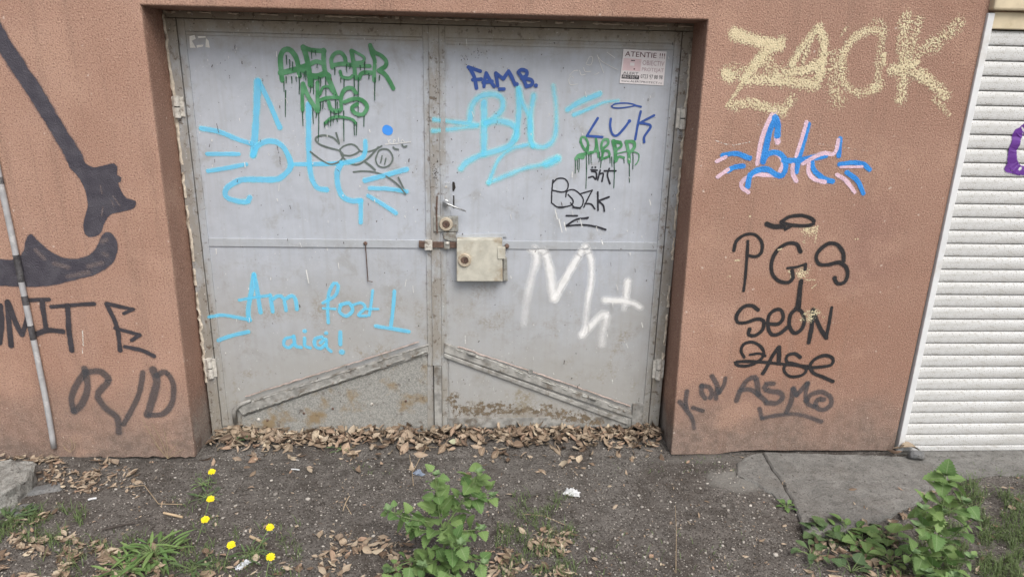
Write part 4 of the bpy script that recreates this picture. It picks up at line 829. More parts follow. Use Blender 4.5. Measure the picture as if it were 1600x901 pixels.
# ---- wear strokes
def wear(leaf, x0, x1, seed):
    rn = random.Random(seed); p = Paint((0, 0, 1), DY, dfront)
    for i in range(70):
        px, py = rn.uniform(x0, x1), rn.uniform(60, 640); l = rn.uniform(1, 12)*(1 if rn.random() < .35 else .3); a_ = rn.gauss(0.15, 0.15)
        p.stroke('p_scr', rn.uniform(0.8, 1.7), [(px, py), (px+l*a_, py+l)], rn.uniform(.4, .8))
    for i in range(60):
        px, py = rn.uniform(x0, x1), rn.uniform(60, 650); l = rn.uniform(0, 1)*rn.uniform(0, 6)
        p.stroke('p_dark', rn.uniform(1.0, 2.6), [(px, py), (px+rn.uniform(-1, 1), py+l+0.5)], rn.uniform(.6, 1.0))
    return p
p = wear(leafL, 300, 655, 5)
for st in (((341, 193), (344, 206)), ((435, 228), (437, 238)), ((439, 244), (440, 256)), ((338, 248), (338, 253)), ((527, 263), (531, 267)), ((480, 420), (484, 440))):
    p.stroke('p_scr' if st[0][0] == 480 else 'p_dark', 2, list(st), .75)
for o in p.build(leafL, 'scratch_marks', 'small scratches and rust specks'): o['kind'] = 'stuff'
p = wear(leafR, 705, 1050, 6)
r3 = random.Random(31)
for cx_, cy_, sx_, sy_, n_ in ((681, 262, 2.6, 14, 46), (682, 140, 1.8, 8, 12), (724, 92, 5, 9, 16), (750, 84, 9, 6, 18), (776, 185, 3, 8, 10), (820, 196, 1.5, 8, 10)):
    for _ in range(n_):
        x_, y_ = r3.gauss(cx_, sx_), r3.gauss(cy_, sy_); p.stroke('p_dark', r3.uniform(.8, 2.4), [(x_, y_), (x_+r3.uniform(-.8, .8), y_+r3.uniform(.2, 2))], r3.uniform(.5, .95))
for (px, py, l) in ((866, 325, 30), (880, 345, 26), (872, 340, 40), (905, 340, 24), (930, 352, 12), (1000, 500, 14), (1012, 310, 16), (938, 372, 14)): p.stroke('p_scr', 1.5, [(px, py), (px+l*0.12, py+l*.5)], .6)
for o in p.build(leafR, 'scratch_marks', 'small scratches and rust specks'): o['kind'] = 'stuff'
p = Paint((0, 0, 1), DY, lambda x, z: DY-0.005)
p.stroke('p_brown', 26, [(712, 636), (760, 642), (830, 640), (890, 652), (940, 660)], .62, (1, .6)); p.stroke('p_brown', 20, [(735, 630), (800, 634)], .55); p.stroke('p_brown', 34, [(708, 622), (714, 640)], .5); p.stroke('p_brown', 14, [(850, 632), (930, 655)], .55)
p.build(leafR, 'bare_patch', 'brown bare patch where the paint has flaked')

# ---- sticker
stk = MB(); c4 = [on_y(px, py, DY) for px, py in ((974, 77), (1041.5, 81), (1036.5, 134), (968, 130))]
TL, TR, BR, BL = [Vector((c.x, 0, c.z)) for c in c4]
ys_ = DY-0.0024
stk.add([(v.x, ys_, v.z) for v in (TL, TR, BR, BL)]+[(v.x, ys_+0.0004, v.z) for v in (TL, TR, BR, BL)], [(0, 3, 2, 1), (4, 5, 6, 7), (0, 1, 5, 4), (1, 2, 6, 5), (2, 3, 7, 6), (3, 0, 4, 7)])
M['stickerwhite'] = m_plain('sticker_white', (0.74, 0.70, 0.71), 0.5, 0, 0.03, 20); M['stickerpink'] = m_plain('sticker_pink', (0.68, 0.52, 0.54), 0.5, 0, 0.05, 30)
M['inkred'] = m_plain('dark_red_ink', (0.10, 0.025, 0.035), 0.6, 0, .05); M['inkblack'] = m_plain('black_ink', (0.03, 0.028, 0.035), 0.6, 0, .05); M['inkgrey'] = m_plain('faded_pink_grey_ink', (0.40, 0.28, 0.31), 0.6, 0, .05)
sticker = stk.build('sticker', M['stickerwhite'], leafR, 'white and pink warning sticker reading ATENTIE with a phone number')
def sp(u, v): return TL.lerp(TR, u).lerp(BL.lerp(BR, u), v)
def srect(u0, v0, u1, v1, dy, mat, name):
    q_ = [sp(u0, v0), sp(u1, v0), sp(u1, v1), sp(u0, v1)]; mb = MB(); mb.add([(v.x, ys_-dy, v.z) for v in q_], [(0, 3, 2, 1)]); return mb.build(name, M[mat], sticker)
def words(txt, u0, v0, u1, v1, dy, mat, outline=False):
    cu = bpy.data.curves.new('tmp', 'FONT'); cu.body = txt; cu.resolution_u = 2
    ob = bpy.data.objects.new('tmp', cu); COL.objects.link(ob)
    dg = bpy.context.evaluated_depsgraph_get(); me = bpy.data.meshes.new_from_object(ob.evaluated_get(dg))
    xs_ = [v.co.x for v in me.vertices]; ys2 = [v.co.y for v in me.vertices]; x0, x1, y0, y1 = min(xs_), max(xs_), min(ys2), max(ys2)
    mb = MB()
    for v in me.vertices:
        q_ = sp(u0+(u1-u0)*(v.co.x-x0)/(x1-x0), v1+(v0-v1)*(v.co.y-y0)/(y1-y0)); mb.v.append((q_.x, ys_-dy, q_.z))
    mb.f = [tuple(p_.vertices) for p_ in me.polygons]
    bpy.data.objects.remove(ob); bpy.data.meshes.remove(me); bpy.data.curves.remove(cu)
    return mb.build('lettering', M[mat], sticker)
srect(0.005, 0.01, 0.995, 0.24, 0.0004, 'stickerpink', 'pink_band') if False else None
srect(0.03, 0.26, 0.44, 0.62, 0.0004, 'stickerpink', 'printed_picture')
srect(0.20, 0.30, 0.245, 0.33, 0.0008, 'inkblack', 'print_mark'); srect(0.25, 0.30, 0.29, 0.33, 0.0008, 'inkblack', 'print_mark'); srect(0.28, 0.54, 0.31, 0.58, 0.0008, 'inkred', 'print_mark'); srect(0.19, 0.38, 0.29, 0.47, 0.0008, 'stickerwhite', 'print_mark')
words('ATENTIE !!!', 0.05, 0.055, 0.97, 0.205, 0.0008, 'inkred')
words('OBIECTIV', 0.47, 0.29, 0.97, 0.43, 0.0008, 'inkgrey'); words('PROTEJAT', 0.47, 0.50, 0.97, 0.64, 0.0008, 'inkgrey')
words('ALERT', 0.05, 0.655, 0.40, 0.725, 0.0008, 'inkblack'); srect(0.03, 0.745, 0.425, 0.86, 0.0006, 'inkblack', 'black_band'); words('PROTECT', 0.055, 0.765, 0.40, 0.84, 0.0011, 'stickerwhite')
words('0723 97 88 98', 0.46, 0.70, 0.96, 0.82, 0.0008, 'inkblack'); words('www.ALERTPROTECT.ro', 0.03, 0.90, 0.96, 0.955, 0.0008, 'inkblack')

# ------------------------------------------------------------------ roller shutter
SX0, SX1 = 2.118, 4.42; SZ0, SZ1 = 0.032, 1.968; NS = 32; PITCH = (SZ1-SZ0)/NS
sh = thing('roller_shutter', (3.27, 0.03, SZ0), 'white slatted roller shutter with a purple sprayed curve at the right edge', 'roller shutter')
prof = [(0.0140, 0.0), (0.0136, 0.0010), (0.0095, 0.0018), (0.0075, 0.004), (0.0060, 0.010), (0.0050, 0.020), (0.0050, 0.034), (0.0062, 0.044), (0.0085, 0.0515), (0.0115, 0.0562), (0.0145, 0.0582), (0.026, 0.0588), (0.026, 0.0002)]
kz = (PITCH)/0.0605
def slat_mesh():
    mb = MB(); n = len(prof); L = SX1-SX0; N_ = 6
    for i in range(N_+1):
        for y, z in prof: mb.v.append((L*i/N_, y, z*kz))
    for i in range(N_):
        for k_ in range(n): k1 = (k_+1) % n; mb.f.append((i*n+k_, (i+1)*n+k_, (i+1)*n+k1, i*n+k1))
    mb.f.append(tuple(range(n))); mb.f.append(tuple(N_*n+k_ for k_ in reversed(range(n))))
    return mb
first = None
for i in range(NS):
    z = SZ0+i*PITCH
    if first is None:
        o = slat_mesh().build('slat', M['shutter'], None, loc=(0, 0, 0)); first = o; del o['_o']
    else: o = first.copy(); COL.objects.link(o)
    o.parent = sh; o.location = Vector((SX0+random.uniform(-.0015, .0015), 0.004+random.uniform(-.0015, .0015), z))-Vector(sh['_o']); o.rotation_euler = (0, random.uniform(-.0006, .0006), 0)
t = MB(); t.box((2.088, -0.012, 0.012), (2.117, 0.05, 2.030)); t.build('guide_rail', M['whiteframe'], sh, bevel=0.003)
t = MB(); t.box((4.422, -0.012, 0.012), (4.452, 0.05, 2.030)); t.build('guide_rail', M['whiteframe'], sh, bevel=0.003)
t = MB(); t.box((2.1185, -0.004, 1.970), (4.4205, 0.045, 2.036)); t.build('cover_strip', M['creambox'], sh, bevel=0.004)
t = MB(); t.box((2.092, -0.030, 2.040), (4.452, 0.040, 2.30)); t.build('shutter_box', M['creambox'], sh, bevel=0.008)
t = MB(); t.box((2.1185, 0.002, 0.006), (4.4205, 0.040, 0.031)); t.build('bottom_bar', M['shutter'], sh, bevel=0.003)
def sfront(x, z):
    zz = ((z-SZ0) % PITCH)/kz
    for (ya, za), (yb, zb) in zip(prof, prof[1:-2]):
        if za <= zz <= zb: return 0.0025+ya+(yb-ya)*(zz-za)/(zb-za)
    return 0.0025+0.0045
p = Paint((0, 0, 1), 0.01, sfront)
for st in ([(1640, 176), (1605, 196), (1590, 214), (1583, 232)], [(1590, 208), (1586, 225), (1581, 240), (1584, 258), (1600, 267), (1650, 268)], [(1576, 262), (1600, 268)]): p.stroke('w_purple', 15, st)
for o in p.build(sh, 'graffiti', 'purple sprayed curve across the slats'): pass

# ------------------------------------------------------------------ concrete
def slabpoly(name, pix, ztop, depth, mat, seed, jit=0.006, step=0.02):
    P = [on_z(px, py, ztop) for px, py in pix]; C = []
    for a_, b_ in zip(P, P[1:]+P[:1]):
        n = max(1, int((b_-a_).length/step))
        for i in range(n): q_ = a_.lerp(b_, i/n); C.append((q_.x+jit*noise.noise((q_.x*22, q_.y*22, seed)), q_.y+jit*noise.noise((q_.x*22, q_.y*22, seed+9))))
    n = len(C); cx = sum(c[0] for c in C)/n; cy = sum(c[1] for c in C)/n; mb = MB()
    for c in C: mb.v.append((c[0], c[1], ztop-depth))
    for c in C: mb.v.append((c[0], c[1], ztop-0.007+0.003*noise.noise((c[0]*30, c[1]*30, seed))))
    ins = [(c[0]+(cx-c[0])/math.hypot(cx-c[0], cy-c[1])*0.008, c[1]+(cy-c[1])/math.hypot(cx-c[0], cy-c[1])*0.008) for c in C]
    for c in ins: mb.v.append((c[0], c[1], ztop+0.003*noise.noise((c[0]*9, c[1]*9, seed))))
    for r_ in (0, 1):
        for i in range(n): j = (i+1) % n; mb.f.append((r_*n+i, r_*n+j, (r_+1)*n+j, (r_+1)*n+i))
    for t_ in geometry.tessellate_polygon([[Vector((*mb.v[2*n+i][:2], 0)) for i in range(n)]]): mb.f.append(tuple(2*n+k_ for k_ in t_))
    o = mb.build(name, M[mat]); bm = bmesh.new(); bm.from_mesh(o.data); bmesh.ops.recalc_face_normals(bm, faces=bm.faces); bm.to_mesh(o.data); bm.free(); return o
s1 = slabpoly('concrete_slab', [(1193, 705.5), (1201, 722), (1222, 752), (1241, 787), (1258, 832), (1300, 836), (1345, 822), (1385, 806), (1420, 790), (1450, 772), (1480, 752), (1560, 742), (1700, 742), (1700, 716), (1560, 713), (1450, 713), (1396, 711)], 0.0185, 0.06, 'slab', 1.0, 0.007, 0.012); s1['kind'] = 'structure'
s2 = slabpoly('concrete_slab', [(1190.5, 706), (1199, 722), (1220.5, 752), (1239.5, 787), (1233, 791), (1205, 770), (1176, 752), (1150, 742), (1152, 722), (1170, 709)], 0.0145, 0.05, 'slab', 1.0, 0.007, 0.012); s2['kind'] = 'structure'
t = MB(); t.box((2.07, -0.075, -0.2), (4.5, 0.40, 0.0045)); s3 = t.build('concrete_step', M['slab']); s3['kind'] = 'structure'
def rock(name, c, size, seed, mat, rot=0, sub=3, flat=1.0, cut=0.55):
    bm = bmesh.new(); bmesh.ops.create_icosphere(bm, subdivisions=sub, radius=1)
    rn = random.Random(seed); planes = [(Vector((rn.gauss(0, 1), rn.gauss(0, 1), rn.gauss(0, 1)*flat)).normalized(), rn.uniform(cut, cut+0.3)) for _ in range(9)]
    for v in bm.verts:
        q_ = v.co.copy()
        for nn, d0 in planes:
            dd = q_.dot(nn)
            if dd > d0: q_ -= nn*(dd-d0)
        q_ *= 1+0.05*noise.noise(q_*3+Vector((seed, 0, 0)))+0.03*noise.noise(q_*9)
        v.co = Vector((q_.x*size[0], q_.y*size[1], q_.z*size[2]))
    me = bpy.data.meshes.new(name); bm.to_mesh(me); bm.free(); me.materials.append(M[mat])
    o = bpy.data.objects.new(name, me); COL.objects.link(o); o.location = c; o.rotation_euler = (0, 0, rot); return o
# broken block at the left edge: sloping top with a lit front edge
blk = MB()
tp = [on_z(-40, 722, 0.10), on_z(20, 716, 0.10), on_z(54, 718, 0.095), on_z(50, 738, 0.085), on_z(18, 764, 0.080), on_z(-60, 790, 0.08)]
nb = len(tp); 
for i, v in enumerate(tp): blk.v.append((v.x+0.012*noise.noise((i*2.1, 0, 1)), v.y-(0.03 if i in (3, 4, 5) else 0), -0.03))
for v in tp: blk.v.append(tuple(v))
for i in range(nb): j = (i+1) % nb; blk.f.append((i, j, nb+j, nb+i))
blk.f.append(tuple(range(nb, 2*nb)))
o = blk.build('broken_block', M['stone'])
bm = bmesh.new(); bm.from_mesh(o.data); bmesh.ops.recalc_face_normals(bm, faces=bm.faces); bmesh.ops.bevel(bm, geom=list(bm.edges), offset=0.008, segments=1, affect='EDGES')
bmesh.ops.triangulate(bm, faces=bm.faces); bmesh.ops.subdivide_edges(bm, edges=bm.edges, cuts=4, use_grid_fill=True)
for v in bm.verts: v.co += Vector((noise.noise(v.co*25), noise.noise(v.co*25+Vector((5, 0, 0))), noise.noise(v.co*25+Vector((0, 9, 0)))))*0.011 + Vector((0, 0, noise.noise(v.co*70)))*0.005
bm.to_mesh(o.data); bm.free(); tag(o, 'large pale broken concrete block at the foot of the wall by the conduit', 'block')
c = on_z(72, 766); tag(rock('flat_stone', (c.x, c.y, 0.003), (0.075, 0.055, 0.018), 3, 'stone2', 0.3, flat=2), 'flat blue grey stone lying beside the broken block', 'stone')
c = on_z(36, 796); tag(rock('flat_stone', (c.x, c.y, 0.0), (0.055, 0.045, 0.012), 5, 'stone2', 0.9, flat=2), 'low dark stone in front of the broken block', 'stone')
c = on_z(1432, 712, 0.03); tag(rock('loose_stone', (c.x, c.y, 0.035), (0.046, 0.034, 0.034), 8, 'stone2', 0.3), 'small grey stone leaning at the bottom corner of the roller shutter', 'stone')

# ------------------------------------------------------------------ loose pebbles and grit
def peb_mesh(seed):
    bm = bmesh.new(); bmesh.ops.create_icosphere(bm, subdivisions=1, radius=1)
    for v in bm.verts: v.co *= 1+0.28*noise.noise(v.co*1.3+Vector((seed*3.7, 0, 0))); v.co.z *= 0.65
    vs = [tuple(v.co) for v in bm.verts]; fs = [tuple(v.index for v in f.verts) for f in bm.faces]; bm.free(); return vs, fs
PB = [peb_mesh(i) for i in range(6)]
pm = []
for i, (vs, fs) in enumerate(PB):
    me = bpy.data.meshes.new('pebble'); me.from_pydata(vs, [], fs); me.materials.append(M['pebble']); me.polygons.foreach_set('use_smooth', [True]*len(fs)); pm.append(me)
rn = random.Random(21)
big = [(1073, 763), (1033, 780), (980, 787), (1003, 790), (1138, 796), (1149, 792), (1198, 788), (1184, 800), (1209, 795), (1138, 806), (1222, 812), (1145, 856), (1162, 845), (1212, 865), (1105, 884), (1017, 837), (953, 841), (928, 835), (925, 858), (1025, 841), (906, 742), (1058, 816), (970, 880), (998, 772), (1238, 887), (1094, 762), (987, 738), (530, 790), (481, 779), (430, 770), (412, 769), (368, 789), (523, 775), (1160, 786), (1172, 792), (1130, 790)]
for i, (px, py) in enumerate(big):
    c = on_z(px, py); o = bpy.data.objects.new('pebble', rn.choice(pm)); COL.objects.link(o); r_ = rn.uniform(0.006, 0.0105)
    o.location = (c.x, c.y, gh(c.x, c.y)+r_*0.35); o.scale = (r_*rn.uniform(1, 1.4), r_, r_*rn.uniform(.7, 1)); o.rotation_euler = (rn.uniform(-.3, .3), rn.uniform(-.3, .3), rn.uniform(0, 6.28))
    tag(o, 'small pale rounded pebble lying loose on the bare brown earth', 'pebble', 'pale pebbles scattered over the earth')
gv = MB()
for i in range(11000):
    px, py = rn.uniform(-60, 1660), rn.uniform(700, 940); c = on_z(px, py)
    if c.y > -0.015 and not (-1.2 < c.x < 0.9): continue
    if 1210 < px < 1440 and py < 830 and rn.random() < 0.85: continue
    if c.y > 0.15: continue
    r_ = min(0.0065, rn.lognormvariate(math.log(0.0019), 0.52)); vs, fs = rn.choice(PB); a_ = rn.uniform(0, 6.28); ca, sa = math.cos(a_), math.sin(a_); z = gh(c.x, c.y)+r_*0.3; kx = rn.uniform(.9, 1.5)
    gv.add([(c.x+r_*(v[0]*kx*ca-v[1]*sa), c.y+r_*(v[0]*kx*sa+v[1]*ca), z+r_*v[2]) for v in vs], fs)
    gv.rnd += [rn.random()]*len(vs)
o = gv.build('gravel', M['pebble'], smooth_=True, kind='stuff'); o['label'] = 'fine pale grit and small stones scattered over the earth'

# ------------------------------------------------------------------ dead leaves
def dead_mesh(seed):
    rn_ = random.Random(seed); L = 1.0; wd = rn_.uniform(0.13, 0.22) if seed < 10 else rn_.uniform(.26, .36); n = 7; curl = rn_.uniform(-0.5, 0.9); roll = rn_.uniform(0.2, 1.1); side = rn_.uniform(-.25, .25)
    vs, uv, fs = [], [], []
    for i in range(n):
        t_ = i/(n-1); hw = wd*max(0.02, math.sin(math.pi*t_**0.85))*(1+rn_.uniform(-.12, .12)); x = (t_-0.5)*L; z0 = curl*(t_-0.5)**2; yb = side*(t_-0.5)**2
        for k_ in (-1, -0.5, 0, 0.5, 1):
            aa = roll*k_*1.1; vs.append((x, yb+hw*math.sin(aa)/max(roll*1.1, .2), z0+hw*(1-math.cos(aa))/max(roll*1.1, .2)*1.2+rn_.uniform(-.012, .012))); uv.append((t_, k_))
    for i in range(n-1):
        for k_ in range(4): fs.append((i*5+k_, (i+1)*5+k_, (i+1)*5+k_+1, i*5+k_+1))
    vs += [(-0.5, 0, 0.25*curl), (-0.62, 0.012, 0.25*curl-0.01), (-0.62, -0.012, 0.25*curl-0.01)]; uv += [(0, 0)]*3; b0 = n*5; fs.append((b0, b0+1, b0+2)); return vs, uv, fs
DL = [dead_mesh(i) for i in range(14)]
dm = []
for vs, uv, fs in DL:
    mb = MB(); mb.v = list(vs); mb.f = list(fs); mb.uv = list(uv); o = mb.build('dead_leaf', M['deadleaf'], smooth_=True); dm.append(o.data); bpy.data.objects.remove(o)
spots = []
def addleaf(px, py, zup, size, tilt):
    c = on_z(px, py, max(0, zup)*1.0); spots.append((c, zup, size, tilt))
rn = random.Random(4)
for i in range(1150):                                   # drift against the doors
    x = rn.uniform(-1.27, 0.93); y = 0.19-abs(rn.gauss(0, 0.085)); 
    if y < -0.03 and rn.random() < .6: continue
    if abs(x+0.6) < .1: pass
    hgt = 0.052*smooth(-0.06, 0.19, y)*(0.75+0.5*noise.noise((x*4, 0, 2))); spots.append((Vector((x, y, 0)), rn.uniform(0.15, 1)*hgt, rn.choice((rn.uniform(.018, .04), rn.uniform(.035, .06), rn.uniform(.05, .078))), 0.5))
def region(n, x0, x1, y0, y1, size=(0.03, 0.06), tilt=0.25, thick=0.015, dens=None):
    for _ in range(n):
        px, py = rn.uniform(x0, x1), rn.uniform(y0, y1); c = on_z(px, py)
        if c.y > -0.02: continue
        if noise.noise((px*0.02, py*0.03, 8)) < -0.12: continue
        spots.append((c, rn.uniform(0, thick), rn.uniform(*size), tilt))
region(200, -10, 90, 700, 730, (.018, .045), .25, .012); region(200, 55, 150, 712, 770, (.015, .042), .2, .008); region(160, 120, 215, 715, 785, (0.012, .04), .2, .006); region(9, 145, 215, 722, 742, (.05, .07))
region(420, -20, 165, 842, 915, (0.014, .05), .3, .012); region(70, -20, 120, 800, 845, (.02, .04)); region(120, 165, 330, 855, 910, (.02, .055)); region(30, 330, 520, 850, 905, (.025, .045)); region(110, 500, 640, 835, 910, (.025, .055)); region(150, 760, 890, 830, 910, (.022, .05)); region(160, 1262, 1440, 830, 910, (.03, .06)); region(60, 1330, 1450, 770, 850, (.025, .05))
region(60, 1450, 1620, 760, 910, (.02, .045)); region(120, 200, 1250, 715, 880, (.012, .04), .2, .004); region(40, 300, 1040, 700, 740, (.03, .055), .2, .006); region(900, -20, 1260, 715, 905, (.006, .016), .3, .003); region(300, 1240, 1640, 750, 910, (.006, .02), .3, .004); region(200, 500, 640, 830, 910, (.008, .025), .3, .006); region(260, 760, 890, 830, 910, (.008, .025), .3, .006); region(30, 1395, 1425, 690, 716, (.03, .05), .6, .03); region(25, 1340, 1380, 775, 800, (.02, .04))
items = []
for c, zu, s_, tl in spots:
    d = (c-CAM); dist = d.length; f_ = d.dot(fw); u_ = d.dot(rt)/f_*F+800; v_ = 450.5-d.dot(up)/f_*F
    vis = -10 < u_ < 1610 and v_ < 905
    items.append((s_/dist*(1 if vis else 0)*(0.6+0.4*min(1, zu/0.04) if c.y > -0.03 else 1), c, zu, s_, tl))
items.sort(key=lambda t_: -t_[0])
lit = MB()
for n_, (_, c, zu, s_, tl) in enumerate(items):
    k_ = rn.randrange(len(DL)); rz = rn.uniform(0, 6.28); rx, ry = rn.gauss(0, tl), rn.gauss(0, tl)
    if rn.random() < .35: rx += math.pi
    z = gh(c.x, c.y)+0.004+zu
    mat4 = Matrix.Translation((c.x, c.y, z)) @ Matrix.Rotation(rz, 4, 'Z') @ Matrix.Rotation(ry, 4, 'Y') @ Matrix.Rotation(rx, 4, 'X') @ Matrix.Diagonal((s_, s_*rn.uniform(.8, 1.35), s_, 1))
    if n_ < 290:
        o = bpy.data.objects.new('dead_leaf', dm[k_]); COL.objects.link(o); o.matrix_world = mat4
        if c.y > -0.04 and c.x < 1.0: lab, grp = 'dry curled brown leaf in the drift along the foot of the metal doors', 'leaf drift under the doors'
        elif c.x < -1.0: lab, grp = 'dry brown leaf among the litter at the left below the conduit wall', 'leaves at the left wall foot'
        elif c.x > 1.3: lab, grp = 'dry tan leaf lying among the weeds and stones by the concrete slab', 'leaves around the concrete slab'
        else: lab, grp = 'dry tan leaf lying on the bare earth in front of the doors', 'leaves on the bare earth'
        tag(o, lab, 'leaf', grp)
    else:
        vs, uv, fs = DL[k_]; lit.add([tuple(mat4 @ Vector(v)) for v in vs], fs); lit.uv += uv; lit.rnd += [rn.random()]*len(vs)
o = lit.build('leaf_litter', M['deadleaf'], smooth_=True, kind='stuff'); o['label'] = 'brown leaf litter drifted along the doors and among the weeds'
mb = MB(); c = on_z(712, 693, .01); vs, uv, fs = DL[2]; mb.v = [(c.x+v[0]*.07, c.y+v[1]*.12, 0.022+v[2]*.03) for v in vs]; mb.f = list(fs); mb.uv = list(uv)
M['paleleaf'] = m_plain('pale_green_dry_leaf', (0.42, 0.43, 0.29), .7, 0, .1, 60); tag(mb.build('dead_leaf', M['paleleaf'], smooth_=True), 'broad pale green fading leaf at the edge of the leaf drift', 'leaf')

# ------------------------------------------------------------------ green plants
def leaf_mesh(kind, seed):
    rn_ = random.Random(seed*7+3); n = 15; vs, uv, fs = [], [], []; bend = rn_.uniform(.25, .6); fold = rn_.uniform(.12, .35)
    for i in range(n):
        t_ = i/(n-1)
        if kind == 'goose': hw = 0.60*(min(1, t_/0.26))**0.6*max(0.0, (1-t_))**0.62; hw *= (1.22 if i % 2 == 0 else 0.86) if 1 < i < n-1 else 1
        elif kind == 'lance': hw = 0.085*math.sin(math.pi*min(1, t_*0.96+0.03))**0.8
        else: hw = 0.30*math.sin(math.pi*min(1, t_*0.95+0.04))**0.7
        hw = max(hw, 0.012); z = -bend*t_*t_*0.5
        for k_ in (-1, -.5, 0, .5, 1): vs.append((t_, hw*k_*(1-0.08*abs(k_)*fold), z+fold*hw*abs(k_)+0.02*noise.noise((t_*4, k_*2, seed))*abs(k_))); uv.append((t_, k_))
    for i in range(n-1):
        for k_ in range(4): fs.append((i*5+k_, (i+1)*5+k_, (i+1)*5+k_+1, i*5+k_+1))
    return vs, uv, fs
LM = {}
for kind in ('goose', 'lance', 'oval'):
    for mk in ('green', 'tipgreen', 'darkgreen'):
        lst = []
        for s_ in range(4):
            vs, uv, fs = leaf_mesh(kind, s_); mb = MB(); mb.v, mb.uv, mb.f = list(vs), list(uv), list(fs); o = mb.build('leaf', M[mk], smooth_=True); lst.append(o.data); bpy.data.objects.remove(o)
        LM[kind, mk] = lst
def leaf_at(root, pos, direction, size, kind, mk, rn_, roll=0.0):
    o = bpy.data.objects.new('leaf', rn_.choice(LM[kind, mk])); COL.objects.link(o); o.parent = root
    d = Vector(direction).normalized(); upv = Vector((0, 0, 1)); y_ = upv.cross(d)
    y_ = y_.normalized() if y_.length > 1e-3 else Vector((0, 1, 0)); z_ = d.cross(y_)
    m_ = Matrix((d, y_, z_)).transposed().to_4x4() @ Matrix.Rotation(roll, 4, 'X')
    o.matrix_basis = Matrix.Translation(Vector(pos)-Vector(root['_o'])) @ m_ @ Matrix.Diagonal((size, size*rn_.uniform(.85, 1.15), size, 1)); return o
def curve_pts(a_, b_, sag, n=10, side=(0, 0, 0)):
    a_, b_ = Vector(a_), Vector(b_); return [a_.lerp(b_, i/(n-1))+(Vector((0, 0, sag))+Vector(side))*math.sin(math.pi*i/(n-1)) for i in range(n)]
def goosefoot(root, branches, rn_, size, kind='goose', mk='green', dens=0.028, petiole=0.016):
    st = MB()
    for pts, r0_, r1_ in branches:
        n = len(pts); st.tube(pts, [r0_+(r1_-r0_)*i/(n-1) for i in range(n)], 6)
        L = sum((pts[i+1]-pts[i]).length for i in range(n-1)); cnt = max(2, int(L/dens)); az = rn_.uniform(0, 6.28)
        for j in range(cnt):
            f_ = 0.18+0.80*j/max(1, cnt-1); q_ = f_*(n-1); i0 = min(n-2, int(q_)); pos = pts[i0].lerp(pts[i0+1], q_-i0); ax = (pts[i0+1]-pts[i0]).normalized()
            az += 2.4+rn_.uniform(-.4, .4); a0 = ax.orthogonal().normalized(); b0 = ax.cross(a0)
            d = (a0*math.cos(az)+b0*math.sin(az))+ax*rn_.uniform(.25, .7)+Vector((0, -0.12, rn_.uniform(-.1, .3)))
            d.normalize(); pe = pos+d*petiole*rn_.uniform(.7, 1.4); st.tube([pos, pe], 0.0011, 4)
            sz = size*(1.15-0.55*f_)*rn_.uniform(.5, 1.15)
            leaf_at(root, pe, d+Vector((0, 0, rn_.uniform(-.35, .25))), sz, kind, mk, rn_, rn_.uniform(-.5, .5))
        tip = pts[-1]
        for j in range(7):
            a_ = j*0.9+rn_.uniform(-.3, .3); leaf_at(root, tip, (math.cos(a_), math.sin(a_), rn_.uniform(.5, 1.4)), size*rn_.uniform(.25, .45), kind, 'tipgreen' if mk == 'green' else mk, rn_)
    st.build('stem', M['stem'], root, smooth_=True)
rn = random.Random(8)
b0 = on_z(690, 888); by = b0.y
pl = thing('weed_plant', tuple(b0), 'tall green goosefoot weed with toothed leaves in front of the doors', 'weed')
V = lambda px, py, dy: on_y(px, py, by+dy)
J = V(692, 828, 0.01)
goosefoot(pl, [
 (curve_pts(b0, J, 0.0, 6, (.006, 0, 0)), .0048, .004), (curve_pts(J, V(681, 742, .03), 0, 10, (-.006, 0, 0)), .0032, .0018), (curve_pts(J, V(727, 775, .02), 0, 8), .0035, .0025), (curve_pts(V(727, 775, .02), V(748, 738, .02), 0, 6), .0025, .0018),
 (curve_pts(J, V(640, 822, -.02), -.01, 9), .0028, .0018), (curve_pts(V(672, 815, 0), V(606, 796, .0), -.01, 9), .0026, .0016), (curve_pts(J, V(752, 826, -.02), -.005, 8), .003, .0018), (curve_pts(V(700, 860, -.01), V(720, 850, -.10), .02, 6), .0028, .0018), (curve_pts(b0, V(660, 884, -.08), .02, 7), .0028, .0016),
 (curve_pts(b0, V(757, 880, -.06), .03, 7), .0028, .0016), (curve_pts(b0, V(606, 893, -.05), .04, 8), .0026, .0016), (curve_pts(b0, V(705, 905, -.10), .05, 6), .0026, .0016), (curve_pts(V(727, 775, .02), V(770, 775, .03), 0, 6), .002, .0014)], rn, 0.064, dens=0.0125)
b1 = on_z(1462, 896); by1 = b1.y
pr = thing('weed_plant', tuple(b1), 'upright green weed with large leaves in front of the roller shutter', 'weed')
V1 = lambda px, py, dy: on_y(px, py, by1+dy)
J1 = V1(1470, 800, .02); Tp = V1(1478, 742, .03)
goosefoot(pr, [(curve_pts(b1, J1, 0, 8), .0045, .0035), (curve_pts(J1, Tp, 0, 8, (.004, 0, 0)), .0035, .0022), (curve_pts(J1, V1(1440, 795, -.02), 0, 6), .0022, .0015), (curve_pts(V1(1466, 850, 0), V1(1522, 812, 0), -.01, 8), .0024, .0016), (curve_pts(V1(1464, 870, 0), V1(1425, 862, -.05), 0, 7), .0022, .0015), (curve_pts(V1(1465, 875, 0), V1(1515, 872, -.05), 0, 7), .0022, .0015), (curve_pts(b1, V1(1450, 895, -.08), .03, 6), .002, .0014), (curve_pts(V1(1468, 830, 0), V1(1432, 822, -.05), 0, 7), .0022, .0015), (curve_pts(V1(1470, 805, 0.02), V1(1510, 785, .0), 0, 7), .0022, .0015), (curve_pts(b1, V1(1490, 900, -.10), .04, 6), .002, .0014)], rn, 0.072, dens=0.016)
